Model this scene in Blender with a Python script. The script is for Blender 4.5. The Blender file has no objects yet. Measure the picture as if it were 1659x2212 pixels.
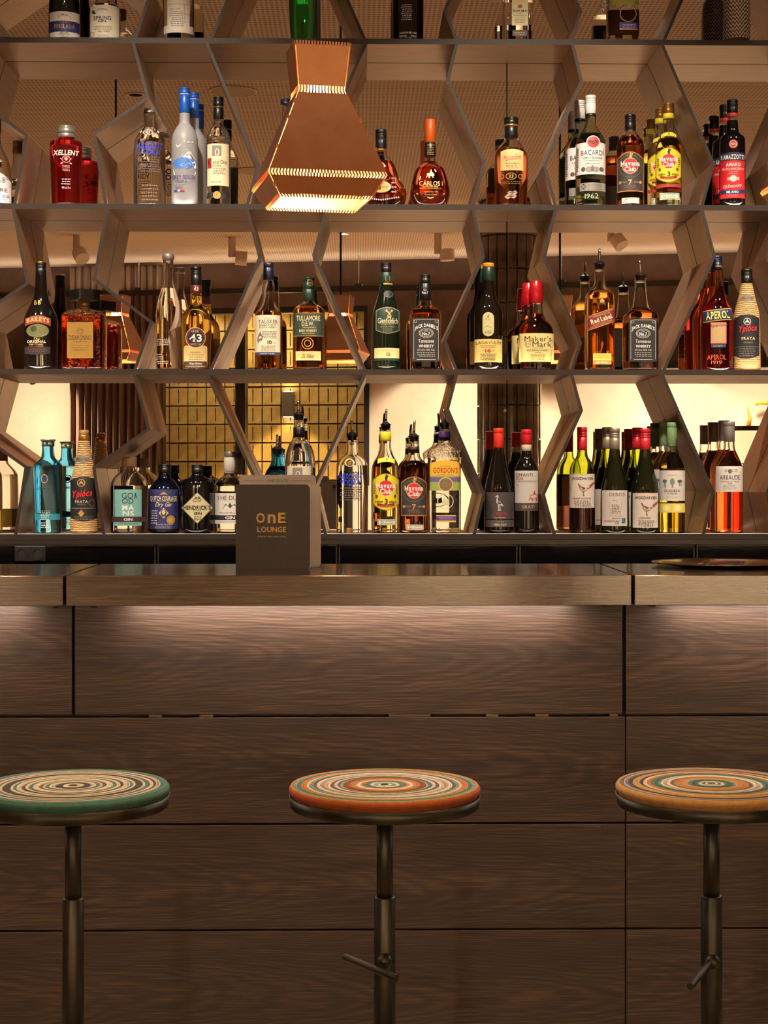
import bpy, bmesh, math, random
from math import sin, cos, pi, atan, atan2, sqrt, radians
from mathutils import Vector, Matrix
from mathutils.geometry import tessellate_polygon

# ------------------------------------------------------------------ camera, world, exposure
SC = bpy.context.scene
COL = SC.collection
F = 3700.0                      # focal length in pixels of the 1659 x 2212 frame
CX, HY, CAMZ = 829.5, 1033.0, 1.36
YAW = atan(57.5 / F)
cam_d = bpy.data.cameras.new('camera')
cam_d.sensor_fit = 'HORIZONTAL'
cam_d.sensor_width = 36.0
cam_d.lens = F / 1659.0 * 36.0
cam_d.shift_y = -(1106.0 - HY) / 1659.0
cam_d.clip_start = 0.05
cam = bpy.data.objects.new('camera', cam_d)
COL.objects.link(cam)
cam.location = (0, 0, CAMZ)
cam.rotation_euler = (pi / 2, 0, -YAW)
SC.camera = cam

wd = bpy.data.worlds.new('world')
SC.world = wd
wd.use_nodes = True
wd.node_tree.nodes['Background'].inputs[0].default_value = (0.9, 0.62, 0.42, 1)
wd.node_tree.nodes['Background'].inputs[1].default_value = 0.02
SC.view_settings.view_transform = 'Standard'
SC.view_settings.look = 'None'
SC.view_settings.gamma = 1.0
SC.view_settings.use_curve_mapping = False
SC.view_settings.exposure = 0.38
try:
    cy = SC.cycles
    cy.use_denoising = True
    cy.blur_glossy = 1.0
    cy.sample_clamp_indirect = 4.0
    cy.caustics_refractive = False
    cy.max_bounces = 10
    cy.transmission_bounces = 8
    cy.glossy_bounces = 4
    cy.diffuse_bounces = 3
    cy.transparent_max_bounces = 6
except Exception:
    pass

SHELF_LED = 18.0         # emission of the strips let into the shelf tops
COUNTER_LED = 95.0      # strip below the counter overhang
PENDANT_W = 12.0
ADDED_SPOT_W = 170.0
ROOM_SPOT_W = 420.0
WALL_LAMP_W = 680.0
RAIL_UP = 14.0           # uplight strip added on the rail to brighten the ceiling
SCONCE_W = 160.0
WARM = (1.0, 0.72, 0.45)
CREAM = (1.0, 0.88, 0.70)

# ------------------------------------------------------------------ basic helpers
def lin(c):
    out = []
    for v in c[:3]:
        v /= 255.0
        out.append(v / 12.92 if v <= 0.04045 else ((v + 0.055) / 1.055) ** 2.4)
    return tuple(out)

def at(px, py, Y):
    """world point on the plane y = Y that the photograph shows at pixel (px, py)"""
    dx = (px - CX) / F
    dirx = sin(YAW) + dx * cos(YAW)
    diry = cos(YAW) - dx * sin(YAW)
    t = Y / diry
    return Vector((t * dirx, Y, CAMZ - t * (py - HY) / F))

MATS = {}
def mat(key, build):
    if key not in MATS:
        m = bpy.data.materials.new(key)
        m.use_nodes = True
        nt = m.node_tree
        b = nt.nodes['Principled BSDF']
        build(m, nt, b)
        MATS[key] = m
    return MATS[key]

def plain(key, col, rough=0.5, metal=0.0, spec=None, coat=0.0, emit=None, estr=0.0):
    def f(m, nt, b):
        b.inputs['Base Color'].default_value = (*lin(col), 1)
        b.inputs['Roughness'].default_value = rough
        b.inputs['Metallic'].default_value = metal
        if coat: b.inputs['Coat Weight'].default_value = coat; b.inputs['Coat Roughness'].default_value = 0.05
        if spec is not None: b.inputs['Specular IOR Level'].default_value = spec
        if emit:
            b.inputs['Emission Color'].default_value = (*emit, 1)
            b.inputs['Emission Strength'].default_value = estr
    return mat(key, f)

def noisy(key, c1, c2, scale=8.0, rough=0.6, metal=0.0, bump=0.0, stretch=(1, 1, 1), detail=6.0, coat=0.0, r2=None):
    """two colours mixed by noise in object space, with fine relief"""
    def f(m, nt, b):
        N = nt.nodes; L = nt.links
        tc = N.new('ShaderNodeTexCoord'); mp = N.new('ShaderNodeMapping')
        mp.inputs['Scale'].default_value = stretch
        L.new(tc.outputs['Object'], mp.inputs['Vector'])
        n = N.new('ShaderNodeTexNoise'); n.inputs['Scale'].default_value = scale; n.inputs['Detail'].default_value = detail
        L.new(mp.outputs[0], n.inputs['Vector'])
        r = N.new('ShaderNodeValToRGB')
        r.color_ramp.elements[0].position = 0.35; r.color_ramp.elements[1].position = 0.65
        r.color_ramp.elements[0].color = (*lin(c1), 1); r.color_ramp.elements[1].color = (*lin(c2), 1)
        L.new(n.outputs['Fac'], r.inputs['Fac']); L.new(r.outputs['Color'], b.inputs['Base Color'])
        b.inputs['Roughness'].default_value = rough; b.inputs['Metallic'].default_value = metal
        if coat: b.inputs['Coat Weight'].default_value = coat
        if bump:
            bp = N.new('ShaderNodeBump'); bp.inputs['Strength'].default_value = bump; bp.inputs['Distance'].default_value = 0.002
            L.new(n.outputs['Fac'], bp.inputs['Height']); L.new(bp.outputs[0], b.inputs['Normal'])
    return mat(key, f)

def glass(key, col, rough=0.0, ior=1.42, bump=0.0, bscale=300.0, trans=1.0):
    def f(m, nt, b):
        c = [sqrt(max(v, 0.0)) for v in lin(col)]
        b.inputs['Base Color'].default_value = (*c, 1)
        b.inputs['Roughness'].default_value = rough
        b.inputs['IOR'].default_value = ior
        b.inputs['Transmission Weight'].default_value = trans
        if bump:
            N = nt.nodes; L = nt.links
            tc = N.new('ShaderNodeTexCoord'); v = N.new('ShaderNodeTexVoronoi'); v.inputs['Scale'].default_value = bscale
            L.new(tc.outputs['Object'], v.inputs['Vector'])
            bp = N.new('ShaderNodeBump'); bp.inputs['Strength'].default_value = bump; bp.inputs['Distance'].default_value = 0.002
            L.new(v.outputs['Distance'], bp.inputs['Height']); L.new(bp.outputs[0], b.inputs['Normal'])
    return mat(key, f)

def wood(key, dark, mid, light, rough=0.45, coat=0.0, gloss_bump=0.25, spec=0.4, brushed=0.0):
    """oak with long grain along x and cathedral figure"""
    def f(m, nt, b):
        N = nt.nodes; L = nt.links
        tc = N.new('ShaderNodeTexCoord'); oi = N.new('ShaderNodeObjectInfo')
        off = N.new('ShaderNodeVectorMath'); off.operation = 'SCALE'
        cmb = N.new('ShaderNodeCombineXYZ')
        for k in range(3): L.new(oi.outputs['Random'], cmb.inputs[k])
        L.new(cmb.outputs[0], off.inputs[0]); off.inputs['Scale'].default_value = 17.0
        add = N.new('ShaderNodeVectorMath'); add.operation = 'ADD'
        L.new(tc.outputs['Object'], add.inputs[0]); L.new(off.outputs[0], add.inputs[1])
        def MA(op, *a):
            q = N.new('ShaderNodeMath'); q.operation = op
            for k_, v_ in enumerate(a):
                if hasattr(v_, 'links'): L.new(v_, q.inputs[k_])
                else: q.inputs[k_].default_value = v_
            return q.outputs[0]
        mp = N.new('ShaderNodeMapping'); mp.inputs['Scale'].default_value = (2.2, 2.2, 9.0)
        L.new(add.outputs[0], mp.inputs['Vector'])
        n1 = N.new('ShaderNodeTexNoise'); n1.inputs['Scale'].default_value = 1.6; n1.inputs['Detail'].default_value = 4
        L.new(mp.outputs[0], n1.inputs['Vector'])
        sx_ = N.new('ShaderNodeSeparateXYZ'); L.new(add.outputs[0], sx_.inputs[0])
        sg_ = N.new('ShaderNodeSeparateXYZ'); L.new(tc.outputs['Generated'], sg_.inputs[0])
        dz_ = MA('SUBTRACT', sg_.outputs['Z'], MA('ADD', 0.35, MA('MULTIPLY', oi.outputs['Random'], 0.3)))
        ph = MA('ADD', MA('ADD', MA('MULTIPLY', sx_.outputs['X'], 10.0), MA('MULTIPLY', MA('MULTIPLY', dz_, dz_), 46.0)), MA('MULTIPLY', n1.outputs['Fac'], 5.0))
        sn = MA('POWER', MA('ABSOLUTE', MA('SINE', MA('MULTIPLY', ph, pi))), 2.5)
        mp2 = N.new('ShaderNodeMapping'); mp2.inputs['Scale'].default_value = (9.0, 90.0, 520.0)
        L.new(add.outputs[0], mp2.inputs['Vector'])
        n2 = N.new('ShaderNodeTexNoise'); n2.inputs['Scale'].default_value = 1.0; n2.inputs['Detail'].default_value = 3
        L.new(mp2.outputs[0], n2.inputs['Vector'])
        mp3 = N.new('ShaderNodeMapping'); mp3.inputs['Scale'].default_value = (1.2, 4.0, 16.0)
        L.new(add.outputs[0], mp3.inputs['Vector'])
        n3 = N.new('ShaderNodeTexNoise'); n3.inputs['Scale'].default_value = 1.0; n3.inputs['Detail'].default_value = 2
        L.new(mp3.outputs[0], n3.inputs['Vector'])
        s2 = N.new('ShaderNodeMath'); s2.operation = 'ADD'
        L.new(MA('ADD', MA('MULTIPLY', MA('SUBTRACT', sn, 0.4), -0.13), MA('MULTIPLY', MA('SUBTRACT', n3.outputs['Fac'], 0.5), 0.35)), s2.inputs[0]); L.new(n2.outputs['Fac'], s2.inputs[1])
        r = N.new('ShaderNodeValToRGB')
        e = r.color_ramp.elements
        e[0].position = 0.28; e[1].position = 0.76
        e[0].color = (*lin(dark), 1); e[1].color = (*lin(light), 1)
        x = e.new(0.5); x.color = (*lin(mid), 1)
        L.new(s2.outputs[0], r.inputs['Fac']); L.new(r.outputs['Color'], b.inputs['Base Color'])
        bp = N.new('ShaderNodeBump'); bp.inputs['Strength'].default_value = gloss_bump; bp.inputs['Distance'].default_value = 0.001
        L.new(s2.outputs[0], bp.inputs['Height']); L.new(bp.outputs[0], b.inputs['Normal'])
        b.inputs['Roughness'].default_value = rough
        b.inputs['Specular IOR Level'].default_value = spec
        if brushed:          # polished along the slab, so highlights stretch across it
            tg = N.new('ShaderNodeCombineXYZ'); tg.inputs[1].default_value = 1.0
            L.new(tg.outputs[0], b.inputs['Tangent']); b.inputs['Anisotropic'].default_value = brushed; b.inputs['IOR'].default_value = 1.7
        if coat: b.inputs['Coat Weight'].default_value = coat; b.inputs['Coat Roughness'].default_value = 0.06
    return mat(key, f)

class MB:
    """collects vertices and faces; build() links them as one mesh object"""
    def __init__(s): s.v = []; s.f = []; s.mi = []
    def add(s, vs, fs, mi=0):
        o = len(s.v); s.v += [tuple(v) for v in vs]
        for f in fs: s.f.append(tuple(o + i for i in f)); s.mi.append(mi)
    def box(s, x0, x1, y0, y1, z0, z1, mi=0, M=None, front=None):
        vs = [Vector((x, y, z)) for z in (z0, z1) for y in (y0, y1) for x in (x0, x1)]
        if M is not None: vs = [M @ v for v in vs]
        fs = [(0, 2, 3, 1), (4, 5, 7, 6), (0, 1, 5, 4), (2, 6, 7, 3), (0, 4, 6, 2), (1, 3, 7, 5)]
        o = len(s.v); s.v += [tuple(v) for v in vs]
        for k, f in enumerate(fs):
            s.f.append(tuple(o + i for i in f)); s.mi.append(front if (k == 2 and front is not None) else mi)
    def hexa(s, p, mi=0):
        """8 corner points, bottom 4 then top 4"""
        s.add(p, [(3, 2, 1, 0), (4, 5, 6, 7), (0, 1, 5, 4), (1, 2, 6, 5), (2, 3, 7, 6), (3, 0, 4, 7)], mi)
    def lathe(s, prof, n=32, mi=0, c=(0, 0, 0), close=True, dep=1.0, flip=False):
        """prof: (z, r) from bottom to top"""
        vs = []; fs = []
        for z, r in prof:
            for k in range(n):
                a = 2 * pi * k / n
                vs.append((c[0] + r * cos(a), c[1] + r * dep * sin(a), c[2] + z))
        for i in range(len(prof) - 1):
            for k in range(n):
                q = (i * n + k, i * n + (k + 1) % n, (i + 1) * n + (k + 1) % n, (i + 1) * n + k)
                fs.append(q[::-1] if flip else q)
        if close:
            fs.append(tuple(range(n))[::-1] if not flip else tuple(range(n)))
            t = (len(prof) - 1) * n
            fs.append(tuple(range(t, t + n)) if not flip else tuple(range(t, t + n))[::-1])
        s.add(vs, fs, mi)
    def tube(s, pts, r, n=12, mi=0, r1=None):
        pts = [Vector(p) for p in pts]
        vs = []; fs = []
        up = Vector((0.13, 0.31, 0.94))
        for i, p in enumerate(pts):
            d = (pts[min(i + 1, len(pts) - 1)] - pts[max(i - 1, 0)]).normalized()
            a = d.cross(up)
            if a.length < 1e-3: a = d.cross(Vector((1, 0, 0)))
            a.normalize(); b = d.cross(a)
            rr = r if r1 is None else r + (r1 - r) * i / (len(pts) - 1)
            for k in range(n):
                t = 2 * pi * k / n
                vs.append(p + a * (rr * cos(t)) + b * (rr * sin(t)))
        for i in range(len(pts) - 1):
            for k in range(n):
                fs.append((i * n + k, (i + 1) * n + k, (i + 1) * n + (k + 1) % n, i * n + (k + 1) % n))
        fs.append(tuple(range(n))); t = (len(pts) - 1) * n; fs.append(tuple(range(t, t + n))[::-1])
        s.add(vs, fs, mi)
    def build(s, name, mats, parent=None, smooth=False, bevel=0.0, loc=None, fix=False):
        me = bpy.data.meshes.new(name)
        me.from_pydata(s.v, [], s.f)
        if not isinstance(mats, (list, tuple)): mats = [mats]
        for m in mats: me.materials.append(m)
        if len(mats) > 1: me.polygons.foreach_set('material_index', s.mi)
        if fix:
            bm = bmesh.new(); bm.from_mesh(me)
            bmesh.ops.recalc_face_normals(bm, faces=bm.faces); bm.to_mesh(me); bm.free()
        if smooth: me.polygons.foreach_set('use_smooth', [True] * len(me.polygons))
        me.update()
        o = bpy.data.objects.new(name, me)
        COL.objects.link(o)
        if parent is not None: o.parent = parent
        if loc is not None: o.location = loc
        if bevel:
            bv = o.modifiers.new('bevel', 'BEVEL'); bv.width = bevel; bv.segments = 2; bv.limit_method = 'ANGLE'
        return o

def tag(o, label, cat, group=None, kind=None):
    if label: o['label'] = label
    if cat: o['category'] = cat
    if group: o['group'] = group
    if kind: o['kind'] = kind
    return o

def empty(name, loc=(0, 0, 0), rz=0.0, parent=None):
    o = bpy.data.objects.new(name, None)
    o.empty_display_size = 0.05
    COL.objects.link(o); o.location = loc; o.rotation_euler = (0, 0, rz)
    if parent: o.parent = parent
    return o

def dup(o, parent=None):
    c = o.copy(); COL.objects.link(c); c.parent = parent
    for ch in list(o.children): dup(ch, c)
    return c

def light(name, kind, loc, power, col, parent=None, radius=0.05, target=None, spot=60, blend=0.6, size=None):
    d = bpy.data.lights.new(name, kind)
    d.energy = power; d.color = col
    if kind in ('POINT', 'SPOT'): d.shadow_soft_size = radius
    if kind == 'SPOT': d.spot_size = radians(spot); d.spot_blend = blend
    if kind == 'AREA' and size:
        d.shape = 'RECTANGLE'; d.size, d.size_y = size
    o = bpy.data.objects.new(name, d); COL.objects.link(o); o.location = loc
    if target is not None:
        o.rotation_euler = (Vector(target) - Vector(loc)).to_track_quat('-Z', 'Y').to_euler()
    if parent is not None: o.parent = parent
    return o

# ------------------------------------------------------------------ materials of the place
M_PANEL = wood('oak_panel', (30, 22, 16), (48, 36, 27), (82, 62, 47), rough=0.55)
M_TOP = wood('oak_top', (50, 38, 27), (80, 63, 46), (102, 82, 61), rough=0.15, spec=1.0, brushed=0.96, gloss_bump=0.05)
M_SHELF = noisy('bronze_laminate', (138, 102, 76), (152, 115, 87), scale=60, rough=0.36, metal=0.5, bump=0.05, stretch=(0.2, 1, 1))
M_EDGE = plain('dark_edge', (46, 37, 31), rough=0.55, spec=0.25)
M_MIRROR = plain('mirror_silver', (236, 232, 226), rough=0.0, metal=1.0)
M_BLACKGLASS = plain('black_glass', (6, 6, 8), rough=0.06, spec=0.6, coat=0.3)
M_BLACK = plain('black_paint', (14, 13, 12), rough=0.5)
M_COPPER = noisy('copper_sheet', (212, 148, 104), (220, 158, 114), scale=30, rough=0.34, metal=0.6, bump=0.02)
M_STEEL = noisy('raw_steel', (44, 42, 36), (76, 72, 60), scale=14, rough=0.42, metal=0.85, bump=0.06, stretch=(1, 1, 0.3))
M_CHROME = plain('chrome', (200, 198, 195), rough=0.12, metal=1.0)
M_RUBBER = plain('black_rubber', (16, 15, 15), rough=0.4)
M_FLOOR = wood('floor_wood', (150, 122, 98), (174, 144, 116), (194, 164, 136), rough=0.5)
M_PLASTER = noisy('warm_plaster', (190, 168, 142), (210, 188, 162), scale=3.0, rough=0.85, bump=0.3)
M_BROWNWALL = noisy('brown_wall', (84, 60, 46), (102, 74, 58), scale=5.0, rough=0.8, bump=0.2)
M_CURTAIN = noisy('brown_velvet', (106, 78, 62), (126, 96, 77), scale=20, rough=0.85, stretch=(1, 1, 0.1))
M_FRAME = plain('dark_frame', (34, 27, 24), rough=0.5)
M_BLOCK = noisy('yellow_block', (160, 132, 74), (186, 156, 94), scale=12, rough=0.9, bump=0.4)
M_TILE = noisy('glazed_tile', (84, 72, 60), (150, 132, 110), scale=9, rough=0.14, bump=0.9, stretch=(1, 1, 0.5), coat=0.4)
M_WHITEMETAL = plain('white_metal', (214, 196, 176), rough=0.45)
M_GOLD = plain('gold_leaf', (196, 146, 60), rough=0.3, metal=1.0)
M_LED = plain('led_emitter', (255, 255, 255), emit=(1.0, 0.86, 0.70), estr=SHELF_LED)
M_LEDC = plain('counter_led_emitter', (255, 255, 255), emit=(1.0, 0.78, 0.66), estr=COUNTER_LED)
M_LAMPFACE = plain('lamp_face', (255, 245, 230), emit=(1.0, 0.82, 0.58), estr=14.0)
M_BULB = plain('bulb_glow', (255, 230, 190), emit=(1.0, 0.70, 0.34), estr=60.0)

def ceil_build(m, nt, b):
    N = nt.nodes; L = nt.links
    tc = N.new('ShaderNodeTexCoord'); sp = N.new('ShaderNodeSeparateXYZ'); L.new(tc.outputs['Object'], sp.inputs[0])
    def pulse(sock, pitch, duty, shift=None):
        d = N.new('ShaderNodeMath'); d.operation = 'DIVIDE'; d.inputs[1].default_value = pitch; L.new(sock, d.inputs[0])
        fr = N.new('ShaderNodeMath'); fr.operation = 'FRACT'; L.new(d.outputs[0], fr.inputs[0])
        lt = N.new('ShaderNodeMath'); lt.operation = 'LESS_THAN'; lt.inputs[1].default_value = duty; L.new(fr.outputs[0], lt.inputs[0])
        return lt.outputs[0]
    a = pulse(sp.outputs['X'], 0.021, 0.55); c = pulse(sp.outputs['Y'], 0.034, 0.42)
    mu = N.new('ShaderNodeMath'); mu.operation = 'MULTIPLY'; L.new(a, mu.inputs[0]); L.new(c, mu.inputs[1])
    mx = N.new('ShaderNodeMix'); mx.data_type = 'RGBA'
    mx.inputs['A'].default_value = (*lin((222, 196, 170)), 1); mx.inputs['B'].default_value = (*lin((146, 122, 102)), 1)
    L.new(mu.outputs[0], mx.inputs['Factor']); L.new(mx.outputs['Result'], b.inputs['Base Color'])
    b.inputs['Roughness'].default_value = 0.85
ADDED_DOWN_W = 34.0
M_CEIL = mat('perforated_ceiling', ceil_build)

def pane_build(m, nt, b):
    N = nt.nodes; L = nt.links
    out = nt.nodes['Material Output']
    t = N.new('ShaderNodeBsdfTransparent'); g = N.new('ShaderNodeBsdfGlossy'); g.inputs['Roughness'].default_value = 0.0
    fr = N.new('ShaderNodeFresnel'); fr.inputs[0].default_value = 1.45
    mx = N.new('ShaderNodeMixShader'); L.new(fr.outputs[0], mx.inputs[0]); L.new(t.outputs[0], mx.inputs[1]); L.new(g.outputs[0], mx.inputs[2])
    L.new(mx.outputs[0], out.inputs['Surface'])
M_PANE = mat('window_glass', pane_build)

# ------------------------------------------------------------------ key planes
Y_SHELF, Y_MIR = 4.60, 4.81
ROOM_X0, ROOM_X1, ROOM_YB, CEIL_Z = -5.4, 5.4, -8.2, 3.30
TH = 0.015
ZS = {}
for k, y in (('A', 83.0), ('B', 441.0), ('C', 797.5), ('D', 1153.5)):
    ZS[k] = at(772, y, Y_SHELF).z

# ------------------------------------------------------------------ room shell
def struct(o): o['kind'] = 'structure'; return o
b = MB(); b.box(ROOM_X0, ROOM_X1, ROOM_YB, 5.2, -0.1, 0.0); struct(b.build('floor', M_FLOOR))
b = MB(); b.box(ROOM_X0, ROOM_X1, ROOM_YB, 5.2, CEIL_Z, CEIL_Z + 0.1); struct(b.build('ceiling', M_CEIL))
b = MB(); b.box(ROOM_X0, ROOM_X1, 4.84, 4.98, 0, CEIL_Z); struct(b.build('wall_front', M_BROWNWALL))
b = MB(); b.box(ROOM_X0 - 0.12, ROOM_X0, ROOM_YB, 5.2, 0, CEIL_Z); struct(b.build('wall_left', M_PLASTER))
b = MB(); b.box(ROOM_X1, ROOM_X1 + 0.12, ROOM_YB, 5.2, 0, CEIL_Z); struct(b.build('wall_right', M_PLASTER))

# ------------------------------------------------------------------ mirror on the wall behind the shelves
mir = tag(empty('bar_mirror', (0, 4.82, 1.2)), 'tall wall mirror in two panels behind the bottle shelves', 'mirror')
seam = at(1095, 600, Y_MIR).x
for x0, x1 in ((-2.3, seam - 0.0015), (seam + 0.0015, 2.3)):
    b = MB(); b.box(x0, x1, Y_MIR, Y_MIR + 0.012, ZS['D'] - 0.004, 3.08)
    o = b.build('mirror_panel', M_MIRROR, mir); o.matrix_parent_inverse = Matrix.Translation((0, -4.82, -1.2))

# ------------------------------------------------------------------ the lattice of shelves
unit = tag(empty('bottle_shelf_unit', (0, 0, 0)), 'bronze lattice shelving with zigzag dividers holding all the bottles', 'shelving')
for k in 'ABCD':
    b = MB(); b.box(-2.3, 2.3, Y_SHELF, Y_MIR - 0.0045, ZS[k] - TH, ZS[k], mi=0, front=1)
    o = b.build('shelf_board', [M_SHELF, M_EDGE], unit)
    b = MB(); b.box(-2.3, 2.3, Y_MIR - 0.0045, Y_MIR - 0.0008, ZS[k] - TH, ZS[k]); b.build('rear_shadow_strip', M_BLACK, o)  # black strip stands for the shadow gap before the mirror
    if k in 'BCD':
        b = MB(); b.box(-2.3, 2.3, Y_SHELF + 0.008, Y_SHELF + 0.015, ZS[k] - 0.002, ZS[k] + 0.0001)
        b.build('led_strip', M_LED if k != 'D' else plain('led_emitter_low', (255, 255, 255), emit=(1.0, 0.86, 0.70), estr=3.0), o)
Z_TOP = ZS['A'] + (ZS['A'] - ZS['B'])
b = MB(); b.box(-2.3, 2.3, Y_SHELF, Y_MIR - 0.002, Z_TOP - TH, Z_TOP, mi=0, front=1); b.build('shelf_board', [M_SHELF, M_EDGE], unit)

rows = {
 'CD': [[(-29, 0), (-61, 926), (56, 1009), (34, 1)], [(290, 0), (321, 927), (203, 1010), (224, 1)],
        [(448, 0), (558, 1050), (533, 1)], [(788, 0), (678, 1050), (703, 1)],
        [(986, 0), (967, 884), (1045, 1067), (1025, 1)], [(1235, 0), (1256, 887), (1174, 1068), (1197, 1)],
        [(1431, 0), (1540, 1062), (1520, 1)], [(1765, 0), (1657, 1064), (1677, 1)]],
 'BC': [[(29, 0), (59, 612), (-59, 692), (-39, 1)], [(231, 0), (204, 604), (327, 696), (292, 1)],
        [(534, 0), (561, 557), (456, 1)], [(705, 0), (678, 550), (787, 1)],
        [(1022, 0), (1044, 554), (961, 736), (985, 1)], [(1200, 0), (1176, 557), (1254, 740), (1236, 1)],
        [(1517, 0), (1543, 553), (1435, 1)], [(1683, 0), (1656, 557), (1765, 1)]],
 'AB': [[(-28, 0), (-59, 209), (57, 292), (32, 1)], [(288, 0), (319, 211), (203, 290), (228, 1)],
        [(447, 0), (557, 358), (535, 1)], [(790, 0), (676, 355), (701, 1)],
        [(986, 0), (967, 173), (1046, 351), (1023, 1)], [(1237, 0), (1256, 175), (1177, 359), (1199, 1)],
        [(1431, 0), (1541, 354), (1517, 1)], [(1769, 0), (1659, 354), (1683, 1)]],
}
rows['TA'] = [[(x, y if y in (0, 1) else y - 714.5) for x, y in p] for p in rows['BC']]
zrange = {'CD': ('C', 'D'), 'BC': ('B', 'C'), 'AB': ('A', 'B')}
for rk, polys in rows.items():
    zt = ZS[zrange[rk][0]] - TH if rk != 'TA' else Z_TOP - TH
    zb = ZS[zrange[rk][1]] if rk != 'TA' else ZS['A']
    for poly in polys:
        pts = []
        for x, y in poly:
            if y == 0: pts.append(Vector((at(x, 800, Y_SHELF).x, zt)))
            elif y == 1: pts.append(Vector((at(x, 800, Y_SHELF).x, zb)))
            else:
                p = at(x, y, Y_SHELF); pts.append(Vector((p.x, p.z)))
        h = 0.0042
        L_, R_ = [], []
        for i, p in enumerate(pts):
            d0 = (pts[i] - pts[i - 1]).normalized() if i else None
            d1 = (pts[i + 1] - pts[i]).normalized() if i < len(pts) - 1 else None
            if d0 is None or d1 is None:
                d = d1 if d0 is None else d0
                nx = Vector((h / abs(d.y), 0)) * (1 if d.y < 0 else -1)
                L_.append(p + nx); R_.append(p - nx)
            else:
                n0 = Vector((-d0.y, d0.x)); n1 = Vector((-d1.y, d1.x)); n = (n0 + n1).normalized()
                k = h / max(0.3, n.dot(n0)); L_.append(p + n * k); R_.append(p - n * k)
        dv = None
        m = MB()
        for i in range(len(pts) - 1):
            c = [L_[i], R_[i], R_[i + 1], L_[i + 1]]
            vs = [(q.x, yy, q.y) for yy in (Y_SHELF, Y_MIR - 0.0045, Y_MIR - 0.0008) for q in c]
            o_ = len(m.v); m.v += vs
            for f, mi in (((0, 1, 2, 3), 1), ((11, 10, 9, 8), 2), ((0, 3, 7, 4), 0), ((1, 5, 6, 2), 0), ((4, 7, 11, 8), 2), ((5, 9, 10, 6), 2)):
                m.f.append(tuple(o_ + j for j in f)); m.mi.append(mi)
        m.build('divider_panel', [M_SHELF, M_EDGE, M_BLACK], unit, fix=False)  # black rear faces draw the shadow gap at the mirror

# ------------------------------------------------------------------ back bar cabinet below the shelves
cab = tag(empty('back_bar_cabinet', (0, 4.7, 0)), 'black glass fronted cabinet under the lowest bottle shelf', 'cabinet')
ci = Matrix.Translation((0, -4.7, 0))
zc = ZS['D'] - TH - 0.001
b = MB(); b.box(-2.3, 2.3, 4.63, 4.80, 0.0, zc - 0.002); o = b.build('carcass', M_BLACK, cab); o.matrix_parent_inverse = ci
b = MB(); b.box(-2.3, 2.3, 4.598, 4.63, zc - 0.012, zc); o = b.build('top_rail', plain('rail_grey', (40, 35, 32), 0.4, 0.4), cab); o.matrix_parent_inverse = ci
sx = [-2.3] + [at(x, 1190, 4.6).x for x in (-50, 338, 730, 1120, 1503)] + [2.3]
for a, c in zip(sx[:-1], sx[1:]):
    b = MB(); b.box(a + 0.006, c - 0.006, 4.605, 4.628, 0.12, zc - 0.016)
    o = b.build('glass_door', M_BLACKGLASS, cab, bevel=0.002); o.matrix_parent_inverse = ci
    b = MB()
    for q in (a + 0.003, c - 0.006): b.box(q, q + 0.003, 4.602, 4.627, 0.12, zc - 0.014)
    b.box(a + 0.003, c - 0.003, 4.602, 4.627, zc - 0.0165, zc - 0.0135)
    b.build('door_frame', plain('frame_grey', (52, 46, 42), 0.35, 0.6), o)
so = tag(empty('power_socket', at(66, 1196, 4.603)), 'black double power socket on the glass cabinet front', 'socket')
b = MB(); b.box(-0.042, 0.042, -0.008, 0.002, -0.022, 0.022); b.build('plate', plain('socket_black', (5, 5, 5), 0.5), so, bevel=0.003)
for s in (-1, 1):
    b = MB(); b.lathe([(0, 0.017), (0.004, 0.017), (0.004, 0.013), (0.001, 0.012)], 24)
    o = b.build('outlet', plain('socket_ring', (9, 9, 9), 0.45), so, smooth=False); o.rotation_euler = (pi / 2, 0, 0); o.location = (s * 0.021, -0.008, 0)

# ------------------------------------------------------------------ bar counter
Y_CF, Y_CB, Y_PAN = 3.60, 4.09, 3.726
z_ct = at(772, 1243, Y_CF).z
z_cb = at(772, 1308.5, Y_CF).z
ls, rs = at(139, 1243, Y_CF).x, at(1367.5, 1243, Y_CF).x
gap = 0.0032
for i, (x0, x1, lab) in enumerate(((-2.6, ls - gap, 'brown oak bar top slab ending at the gap beside the menu slab'),
                                   (ls + gap, rs - gap, 'brown oak bar top slab that carries the standing menu'),
                                   (rs + gap, 2.6, 'brown oak bar top slab that carries the round metal dish'))):
    b = MB(); b.box(x0, x1, Y_CF, Y_CB, z_cb, z_ct)
    tag(b.build('bar_top_slab', M_TOP, bevel=0.0015), lab, 'worktop')
bar = tag(empty('bar_counter', (0, Y_PAN, 0)), 'dark oak bar counter front clad in wide horizontal boards', 'bar counter')
bi = Matrix.Translation((0, -Y_PAN, 0))
def barpart(m, name, mt, **k):
    o = m.build(name, mt, bar, **k); o.matrix_parent_inverse = bi; return o
b = MB(); b.box(-2.6, 2.6, Y_PAN + 0.03, Y_PAN + 0.30, 0.0, z_cb - 0.001); barpart(b, 'carcass', M_BLACK)
rowz = [at(772, y, Y_PAN).z for y in (1306, 1543, 1549.5, 1777.5, 1781.5, 2006.5, 2010.5, 2236, 2240)]
rowz.append(0.05)
pl, pr = at(158.5, 1400, Y_PAN).x, at(1348, 1400, Y_PAN).x
p2 = at(1351.5, 1700, Y_PAN).x
cuts = [[(-2.6, pl - 0.0035), (pl + 0.0035, pr - 0.0042), (pr + 0.0042, 2.6)]] + [[(-2.6, p2 - 0.0012), (p2 + 0.0012, 2.6)]] * 4
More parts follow.
